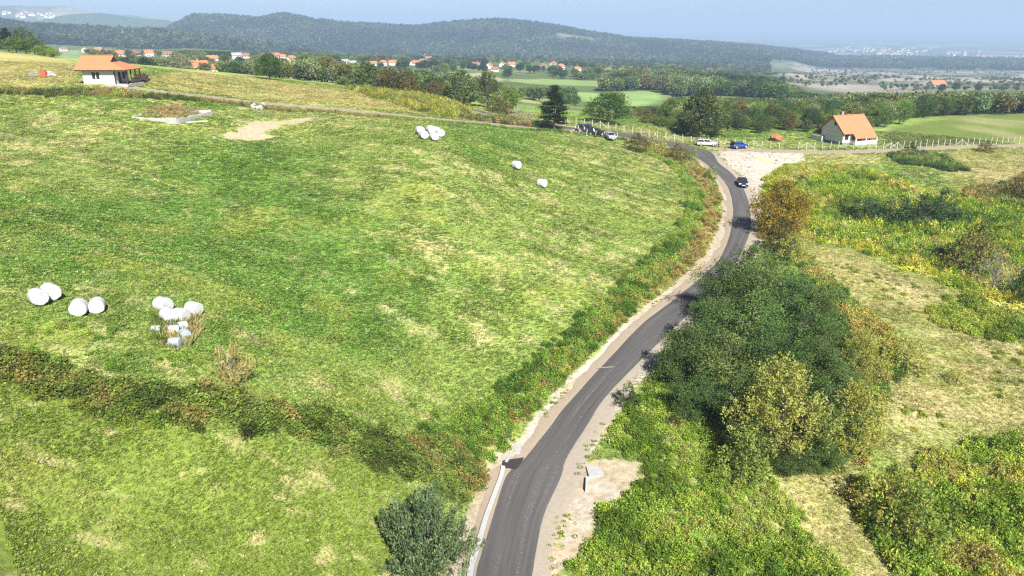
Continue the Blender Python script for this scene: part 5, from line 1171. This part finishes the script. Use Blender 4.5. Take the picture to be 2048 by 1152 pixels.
# ------------------------------------------------------------------ cars
def paint(name, col): 
    m = plain(name, col, .22, .02, 2, spec=.6); b = m.node_tree.nodes['Principled BSDF']; b.inputs['Coat Weight'].default_value = .6; b.inputs['Coat Roughness'].default_value = .06; return m
def car(px, py, heading, col, label, L=4.35, Wd=1.74, Hh=1.47, style='hatch', boot=False):
    """heading: degrees, 0 = towards the right of the picture, 90 = away"""
    p = G(px, py); r = empty('parked_car', (p[0], p[1], p[2] + .09), R_(heading)); tag(r, label, 'car', 'cars on the upper road')
    pm_ = paint('car_paint', col); hw = Wd / 2
    # side line: (x fraction, deck height)
    deck = {'hatch': [(-.5, .62), (-.49, .86), (-.44, .96), (.18, .97), (.30, .93), (.44, .84), (.49, .68), (.5, .5)],
            'sedan': [(-.5, .60), (-.49, .88), (-.43, .97), (-.30, .98), (.20, .95), (.32, .90), (.45, .80), (.49, .66), (.5, .5)]}[style if style != 'estate' else 'hatch']
    V = []; Fc = []; ring = []
    for fx, dz in deck:
        tp = 1 - .35 * max(0, abs(fx) - .40) / .1 * .5; w = hw * tp; zb = .26 if abs(fx) < .49 else .34
        x = fx * L; ring.append([(x, -w * .80, dz + .015), (x, -w * .94, dz - .03), (x, -w, dz - .14), (x, -w, zb + .16), (x, -w * .93, zb), (x, w * .93, zb), (x, w, zb + .16), (x, w, dz - .14), (x, w * .94, dz - .03), (x, w * .80, dz + .015)])
    m = 10
    for q in ring: V += q
    for i in range(len(ring) - 1):
        for j in range(m): Fc.append((i * m + j, i * m + (j + 1) % m, (i + 1) * m + (j + 1) % m, (i + 1) * m + j))
    Fc += [tuple(range(m))[::-1], tuple(range((len(ring) - 1) * m, len(ring) * m))]
    mb = MB(); mb.add(V, Fc); body = mb.build('body', pm_, r, True)
    bv = body.modifiers.new('bevel', 'BEVEL'); bv.width = .03; bv.segments = 2
    xa, xb, xc, xd = {'hatch': (-.475, .24, -.40, .06), 'sedan': (-.36, .25, -.20, .07), 'estate': (-.49, .24, -.46, .06)}[style]
    zb, zt = .95, Hh; wb_, wt = hw * .90, hw * .72
    A = [(xa * L, -wb_, zb), (xb * L, -wb_, zb), (xb * L, wb_, zb), (xa * L, wb_, zb)]; B = [(xc * L, -wt, zt - .06), (xd * L, -wt, zt - .06), (xd * L, wt, zt - .06), (xc * L, wt, zt - .06)]
    MB().add(A + B, [(3, 2, 1, 0), (4, 5, 6, 7), (0, 1, 5, 4), (1, 2, 6, 5), (2, 3, 7, 6), (3, 0, 4, 7)]).build('windows', M['glass'], r)
    rp = MB(); rp.add([(xc * L - .03, -wt - .02, zt - .07), (xd * L + .04, -wt - .02, zt - .07), (xd * L + .04, wt + .02, zt - .07), (xc * L - .03, wt + .02, zt - .07), (xc * L + .06, -wt + .07, zt), (xd * L - .12, -wt + .07, zt), (xd * L - .12, wt - .07, zt), (xc * L + .06, wt - .07, zt)],
           [(3, 2, 1, 0), (4, 5, 6, 7), (0, 1, 5, 4), (1, 2, 6, 5), (2, 3, 7, 6), (3, 0, 4, 7)])
    rp.build('roof', pm_, r)
    pl = MB()
    for s in (-1, 1):
        for (x0, x1) in ((xa, xc), (xb, xd), ((xa + xb) / 2, (xc + xd) / 2)): pl.bar((x0 * L, s * wb_, zb - .02), (x1 * L, s * wt, zt - .05), .045, None, 5)
    pl.build('pillars', pm_, r)
    for fx in (-.31, .31):
        for s in (-1, 1):
            wh = MB().bar((fx * L, s * (hw - .17), .31), (fx * L, s * (hw + .012), .31), .315, None, 18).build('wheel', M['rubber'], r)
            MB().bar((fx * L, s * (hw + .013), .31), (fx * L, s * (hw + .025), .31), .21, .19, 12).build('rim', M['alloy'], wh)
    for s in (-1, 1):
        MB().box(.462 * L, .488 * L, s * hw * .72 - .2, s * hw * .72 + .2, .62, .78).build('headlight', M['lamp_glass'], r)
        MB().box(-.502 * L, -.485 * L, s * hw * .76 - .14, s * hw * .76 + .14, .66, .90).build('tail_light', M['red_lamp'], r)
        MB().box(.19 * L, .23 * L, s * (hw + .02), s * (hw + .17), .95, 1.07).build('mirror', pm_, r)
    MB().box(.488 * L, .504 * L, -.42, .42, .48, .60).build('grille', M['trim'], r); MB().box(.503 * L, .507 * L, -.26, .26, .40, .50).build('number_plate', M['plate'], r); MB().box(-.507 * L, -.501 * L, -.26, .26, .58, .68).build('number_plate', M['plate'], r)
    if boot:
        MB().add([(-.44 * L, -.62, 1.44), (-.44 * L, .62, 1.44), (-.62 * L, .60, 1.86), (-.62 * L, -.60, 1.86), (-.43 * L, -.62, 1.38), (-.43 * L, .62, 1.38), (-.61 * L, .60, 1.80), (-.61 * L, -.60, 1.80)], [(0, 1, 2, 3), (7, 6, 5, 4), (0, 4, 5, 1), (1, 5, 6, 2), (2, 6, 7, 3), (3, 7, 4, 0)]).build('tailgate', M['trim'], r)
        MB().box(-.515 * L, -.503 * L, -.6, .6, .70, 1.2).build('boot_opening', M['trim'], r)
    return r
car(1484, 372, -100, (.012, .02, .035), 'dark blue saloon driving down the upper bend', style='sedan')
car(1413, 292, -7, (.45, .46, .48), 'white estate car parked by the fence at the junction', 4.5, style='estate')
car(1478, 297, 22, (.012, .04, .20), 'blue hatchback with its tailgate open', 4.1, style='hatch', boot=True)
car(1175, 264.3, -20, (.015, .022, .035), 'dark blue off roader behind the black hatchback', 4.5, 1.82, 1.72, style='estate')
car(1194, 271.2, -18, (.008, .008, .009), 'black hatchback nearest to the meadow', 4.2)
car(1220, 278.6, -80, (.28, .32, .38), 'silver blue hatchback facing the meadow', 4.0)

# ------------------------------------------------------------------ people
def skin_obj(name, J, E, mat, parent, loc=None, sub=1):
    me = bpy.data.meshes.new(name); me.from_pydata([j[:3] for j in J], E, []); me.update(); me.materials.append(mat)
    o = obj(name, me, parent); md = o.modifiers.new('skin', 'SKIN'); md.use_smooth_shade = True
    if not me.skin_vertices: me.attributes
    lay = me.skin_vertices[0].data if me.skin_vertices else None
    if lay is None:
        bpy.context.view_layer.objects.active = o; o.select_set(True); bpy.ops.mesh.customdata_skin_add(); lay = me.skin_vertices[0].data
    for i, j in enumerate(J): lay[i].radius = (j[3], j[3] if len(j) < 5 else j[4])
    lay[0].use_root = True
    s = o.modifiers.new('sub', 'SUBSURF'); s.levels = sub; s.render_levels = sub
    return o
def person(px, py, face, label, shirt, trousers, pose=0, hgt=1.76):
    p = G(px, py); r = empty('person', tuple(p), R_(face)); r.scale = (hgt / 1.76,) * 3; tag(r, label, 'person')
    st = .10 if pose == 0 else .17; a1 = .30 if pose != 2 else .55
    # x forward, y left; joints with radii
    J = [(0, 0, .96, .14, .115), (0, 0, 1.15, .135, .105), (0, 0, 1.38, .15, .11), (0, 0, 1.49, .058), (.02, 0, 1.575, .088, .098), (.03, 0, 1.665, .108, .118), (.015, 0, 1.745, .085, .09)]
    E = [(0, 1), (1, 2), (2, 3), (3, 4), (4, 5), (5, 6)]
    hand = []
    for s in (1, -1):
        b = len(J); J += [(0, .18 * s, 1.41, .062), (-.02 + (.05 if pose == 2 else 0), .24 * s, 1.14, .046), (.08 if pose != 2 else .28, .25 * s, .92 if pose != 2 else 1.10, .036), (.11 if pose != 2 else .36, .25 * s, .85 if pose != 2 else 1.12, .04)]
        E += [(2, b), (b, b + 1), (b + 1, b + 2), (b + 2, b + 3)]
        hx, hy, hz = J[b + 3][:3]
        for q, (dy, ln) in enumerate(((-.03, .075), (-.01, .085), (.01, .08), (.03, .065))):
            k = len(J); J += [(hx + .03, hy + dy, hz - ln * .5, .011), (hx + .035, hy + dy, hz - ln, .009)]; E += [(b + 3, k), (k, k + 1)]
        k = len(J); J += [(hx + .045, hy - .035 * s, hz + .01, .013), (hx + .07, hy - .035 * s, hz - .03, .01)]; E += [(b + 3, k), (k, k + 1)]
        b = len(J); fx = st * s * (.6 if pose else .2); J += [(fx * .2, .095 * s, .90, .098), (fx * .6 + .02, .10 * s, .50, .066), (fx - .01, .10 * s, .10, .045), (fx + .15, .105 * s, .045, .04)]
        E += [(0, b), (b, b + 1), (b + 1, b + 2), (b + 2, b + 3)]
    skin_obj('body', J, E, M['skin'], r)
    Js = [(j[0], j[1], j[2], j[3] + .018, (j[4] if len(j) > 4 else j[3]) + .018) for j in J[:3]]; Es = [(0, 1), (1, 2)]
    for s, b0 in ((1, 7), (-1, 7 + 4 + 10 + 4)):
        k = len(Js); a, b = J[b0], J[b0 + 1]; Js += [(a[0], a[1], a[2], .08), (b[0], b[1], b[2] + .02, .064)]; Es += [(2, k), (k, k + 1)]
    skin_obj('shirt', Js, Es, shirt, r)
    Jt = [(0, 0, .97, .155, .13)]; Et = []
    for s, b0 in ((1, 7 + 14), (-1, 7 + 18 + 14)):
        k = len(Jt); Jt += [(J[b0][0], J[b0][1], J[b0][2], .112), (J[b0 + 1][0], J[b0 + 1][1], J[b0 + 1][2], .08), (J[b0 + 2][0], J[b0 + 2][1], J[b0 + 2][2], .062)]; Et += [(0, k), (k, k + 1), (k + 1, k + 2)]
    skin_obj('trousers', Jt, Et, trousers, r)
    skin_obj('hair', [(-.03, 0, 1.655, .108, .118), (-.012, 0, 1.735, .118, .125), (-.005, 0, 1.775, .08, .085)], [(0, 1), (1, 2)], M['hair'], r)
    for s in (1, -1): MB().box(.105, .125, s * .035 - .012, s * .035 + .012, 1.655, 1.672).build('eye', M['trim'], r)
    MB().add([(.10, -.015, 1.61), (.10, .015, 1.61), (.145, 0, 1.615), (.11, 0, 1.665)], [(0, 1, 2), (0, 2, 3), (1, 3, 2), (0, 3, 1)]).build('nose', M['skin'], r)
    return r
cl = {k: plain(k, c, .85, .06, 6) for k, c in {'white_shirt': (.5, .5, .52), 'dark_trousers': (.02, .02, .025), 'black_shirt': (.025, .025, .03), 'grey_shirt': (.28, .24, .28), 'blue_jeans': (.05, .07, .12), 'beige_trousers': (.3, .25, .19)}.items()}
person(1150, 265, -20, 'person in white shirt and dark trousers, leftmost on the upper road', cl['white_shirt'], cl['dark_trousers'], 0)
person(1156, 266.5, 190, 'person in white shirt and dark trousers, second from the left on the upper road', cl['white_shirt'], cl['dark_trousers'], 1, 1.82)
person(1168, 268.5, 20, 'person in white shirt standing at the rear of the dark off roader', cl['white_shirt'], cl['dark_trousers'], 0)
person(1309, 279.5, -60, 'person in grey shirt walking along the upper road behind the corner hedge', cl['grey_shirt'], cl['blue_jeans'], 1)
person(1437, 296, 170, 'person in black at the bonnet of the white estate car', cl['black_shirt'], cl['dark_trousers'], 2)
person(1453, 299, 20, 'person in dark clothes facing the open boot of the blue car', cl['black_shirt'], cl['beige_trousers'], 1)

# ------------------------------------------------------------------ village
def far_house(kind):
    r = empty('village_house', (0, 0, 0)); L, D, E, Rz = ((11, 8.5, 4.6, 7.6), (12, 9, 3.4, 6.6), (9, 9, 5.2, 8.2))[kind]
    MB().add([(-L / 2, -D / 2, -2), (-L / 2, D / 2, -2), (-L / 2, D / 2, E), (-L / 2, 0, Rz - .2), (-L / 2, -D / 2, E), (L / 2, -D / 2, -2), (L / 2, D / 2, -2), (L / 2, D / 2, E), (L / 2, 0, Rz - .2), (L / 2, -D / 2, E)],
             [(4, 3, 2, 1, 0), (5, 6, 7, 8, 9), (0, 5, 9, 4), (1, 2, 7, 6)]).build('wall', M['white_wall'], r)
    s = (Rz - E) / (D / 2); o_ = .7; rf = MB()
    for q in (-1, 1): rf.slab([(-L / 2 - o_, q * (D / 2 + o_), E - o_ * s), (L / 2 + o_, q * (D / 2 + o_), E - o_ * s), (L / 2 + o_, 0, Rz), (-L / 2 - o_, 0, Rz)], .25)
    ro = rf.build('roof', M['roof_red'], r); MB().box(1.2, 1.9, .6, 1.3, Rz - 1.2, Rz + .9).build('chimney', M['rubble'], ro)
    for x0 in (-L * .3, 0, L * .3): MB().box(x0 - .6, x0 + .6, -D / 2 - .05, -D / 2 - .005, 1.2, 2.6).build('window', M['glass'], r)
    for y0 in (-1.8, 1.8): MB().box(-L / 2 - .05, -L / 2 - .005, y0 - .5, y0 + .5, 1.4, 2.7).build('window', M['glass'], r)
    return r
hproto = [far_house(k) for k in range(3)]
used = [False] * 3
M['cream_wall'] = plain('cream_render', (.44, .38, .30), .85, .05, 1.5)
def village(px, py, deg, label, kind=None, roof=None, wall=None, sc=1.0, group='houses of the valley village', far=None):
    k = random.randrange(3) if kind is None else kind
    if used[k]: r = copy_tree(hproto[k])
    else: r = hproto[k]; used[k] = True
    if far is None: p = G(px, py, 235)
    else: q = CAM + far * ray(px, py); p = np.array([q[0], q[1], H(q[0], q[1])])
    r.location = tuple(p); r.rotation_euler = (0, 0, R_(deg)); r.scale = (sc,) * 3
    for ch in r.children:
        nm = ch.name.split('.')[0]
        if nm == 'roof' and roof: ch.data = ch.data.copy(); ch.data.materials[0] = M[roof]
        if nm == 'wall' and wall: ch.data = ch.data.copy(); ch.data.materials[0] = M[wall]
    return tag(r, label, 'house', group)
VL = [(78,100,10,'pair of orange roofs just above the corner trees, left house'),(92,101,60,'orange roofed house at the right tip of the corner trees'),(127,101,20,'white house with pink roof left of the porch house roof'),(170,104,-30,'cream house above the ridge of the porch house'),(199,104,40,'white gabled house above the porch house, left of the long roof'),(219,106,5,'house with long red roof above the porch house'),(239,113,0,'low orange roof just over the right end of the porch house'),(270,112,30,'white house with red roof right above the porch'),(298,114,70,'small white house between the silvery trees'),(336,113,15,'faint house left above the silvery tree'),
 (425,122,10,'white house above the far orange roofed farm'),(473,117,5,'grey roofed white house on the green rise'),(490,116,25,'red roofed white house on the green rise'),(527,114,40,'house half hidden left behind the lone round tree'),(552,117,20,'house just right of the lone round tree'),(565,119,60,'pink roofed house right of the lone round tree'),(583,124,10,'small white house low between the valley trees'),
 (690,127,15,'white house left of the grey roof above the row of trees'),(705,133,0,'grey roofed house above the big dark tree'),(747,134,20,'large red roofed house, left of the red roof complex'),(766,131,-15,'red roofed house in the middle of the red roof complex'),(786,130,35,'red roofed house at the right of the red roof complex'),
 (829,130,20,'orange roofed house left of the tall valley tree'),(845,126,-10,'red roofed house below the warehouses'),(857,120,30,'red roof right under the small warehouse'),(952,132,15,'white house with red hip at the left of the village row'),(978,137,45,'white gable facing the meadow in the village row'),(990,142,5,'low red roof in front of the village row'),(1005,134,60,'white house third in the village row'),(1024,135,20,'pink roofed house in the middle of the village row'),
 (1085,136,40,'tall white house with red roof right of the village row'),(1106,133,15,'brownish house behind the tall white house'),(1121,139,-10,'broad red roof right of the tall white house'),(1154,143,10,'last red roofed house at the right of the village'),(1382,140,0,'lone red roof on top of the wooded knoll'),(1420,143,0,'second small red roof right on the wooded knoll')]
for px, py, dg, lb in VL:
    village(px, py, dg + random.uniform(-45, 60), lb, None, 'roof_grey' if 'grey roof' in lb else ('roof' if 'orange' in lb else None), 'cream_wall' if 'cream' in lb or 'brown' in lb else None, random.uniform(.58, .78))
village(392, 146, 25, 'orange roofed farmhouse just beyond the stubble field', 1, 'roof', 'grey_wall', 1.0, None, 400); village(424, 147, 20, 'smaller orange roofed annex right of the farmhouse beyond the stubble', 0, 'roof', None, .62, None, 395); village(472, 142, 0, 'orange roof half hidden in the trees right of the farmhouse', 1, 'roof', None, .8, None, 420)
village(1872, 176, 10, 'large orange roofed house at the foot of the pale badlands', 1, 'roof', None, 1.25)
for (px, py, w_, lb) in ((900, 118, 62, 'long pale grey warehouse roof behind the village'), (860, 113, 26, 'shorter pale warehouse left of the long one')):
    p = G(px, py, 300); r = empty('warehouse', tuple(p), R_(3)); tag(r, label := lb, 'warehouse')
    MB().box(-w_ / 2, w_ / 2, -9, 9, -2, 4.5).build('wall', M['grey_wall'], r); MB().slab([(-w_ / 2, -9.5, 4.5), (w_ / 2, -9.5, 4.5), (w_ / 2, 0, 6.6), (-w_ / 2, 0, 6.6)], .2).slab([(-w_ / 2, 0, 6.6), (w_ / 2, 0, 6.6), (w_ / 2, 9.5, 4.5), (-w_ / 2, 9.5, 4.5)], .2).build('roof', M['concrete_white'], r)
p = G(1858, 219, 200); r = empty('shed', tuple(p), R_(5)); tag(r, 'low pale roofed shed at the edge of the wood right of the house', 'shed')
MB().box(-4, 4, -2, 2, -.5, 2.4).build('wall', M['grey_wall'], r); MB().slab([(-4.4, -2.4, 2.4), (4.4, -2.4, 2.4), (4.4, 2.4, 3.1), (-4.4, 2.4, 3.1)], .12).build('roof', M['concrete'], r)
# the far town: roofs only a few pixels wide
def town_mesh(roof):
    V = []; Fc = []; mi = []
    b = MB().box(-6, 6, -5, 5, -3, 5); q = MB().add([(-6.6, -5.6, 4.8), (6.6, -5.6, 4.8), (6.6, 5.6, 4.8), (-6.6, 5.6, 4.8), (-6.6, 0, 8.4), (6.6, 0, 8.4)], [(0, 1, 5, 4), (2, 3, 4, 5), (0, 4, 3), (1, 2, 5), (3, 2, 1, 0)])
    return b.mesh('wall', M['white_wall']), q.mesh('roof', M[roof])
tms = [town_mesh('roof_red'), town_mesh('roof'), town_mesh('roof_grey')]
def town(n, c0, c1, y0, y1, label, group, sc=(.8, 1.5), dmin=600):
    for i in range(n):
        px = random.uniform(c0, c1); py = random.uniform(y0, y1); p = G(px, py, dmin, 9000)
        r = empty('town_house', tuple(p), random.uniform(0, 3.1), (random.uniform(*sc),) * 3); tag(r, label, 'house', group)
        w, q = random.choice(tms); obj('wall', w, r); obj('roof', q, r)
town(34, 1655, 1740, 96, 106, 'tiny house in the left part of the distant town beyond the badlands', 'distant town, left part')
town(44, 1735, 1835, 98, 116, 'tiny house in the dense middle of the distant town', 'distant town, middle'); town(16, 1800, 1860, 96, 105, 'tiny house at the upper right of the distant town', 'distant town, upper right')
town(22, 1885, 1960, 104, 112, 'tiny house in the distant row right of the town', 'distant row of houses'); town(20, 1955, 2060, 112, 121, 'tiny house at the right edge of the distant plain', 'distant houses at the right edge')
town(8, 1775, 1825, 121, 127, 'tiny pale building below the distant town', 'pale buildings below the distant town'); town(24, 5, 110, 25, 36, 'tiny house in the faint town on the far left ridge', 'faint town on the left ridge', (1.0, 1.8), 2500)
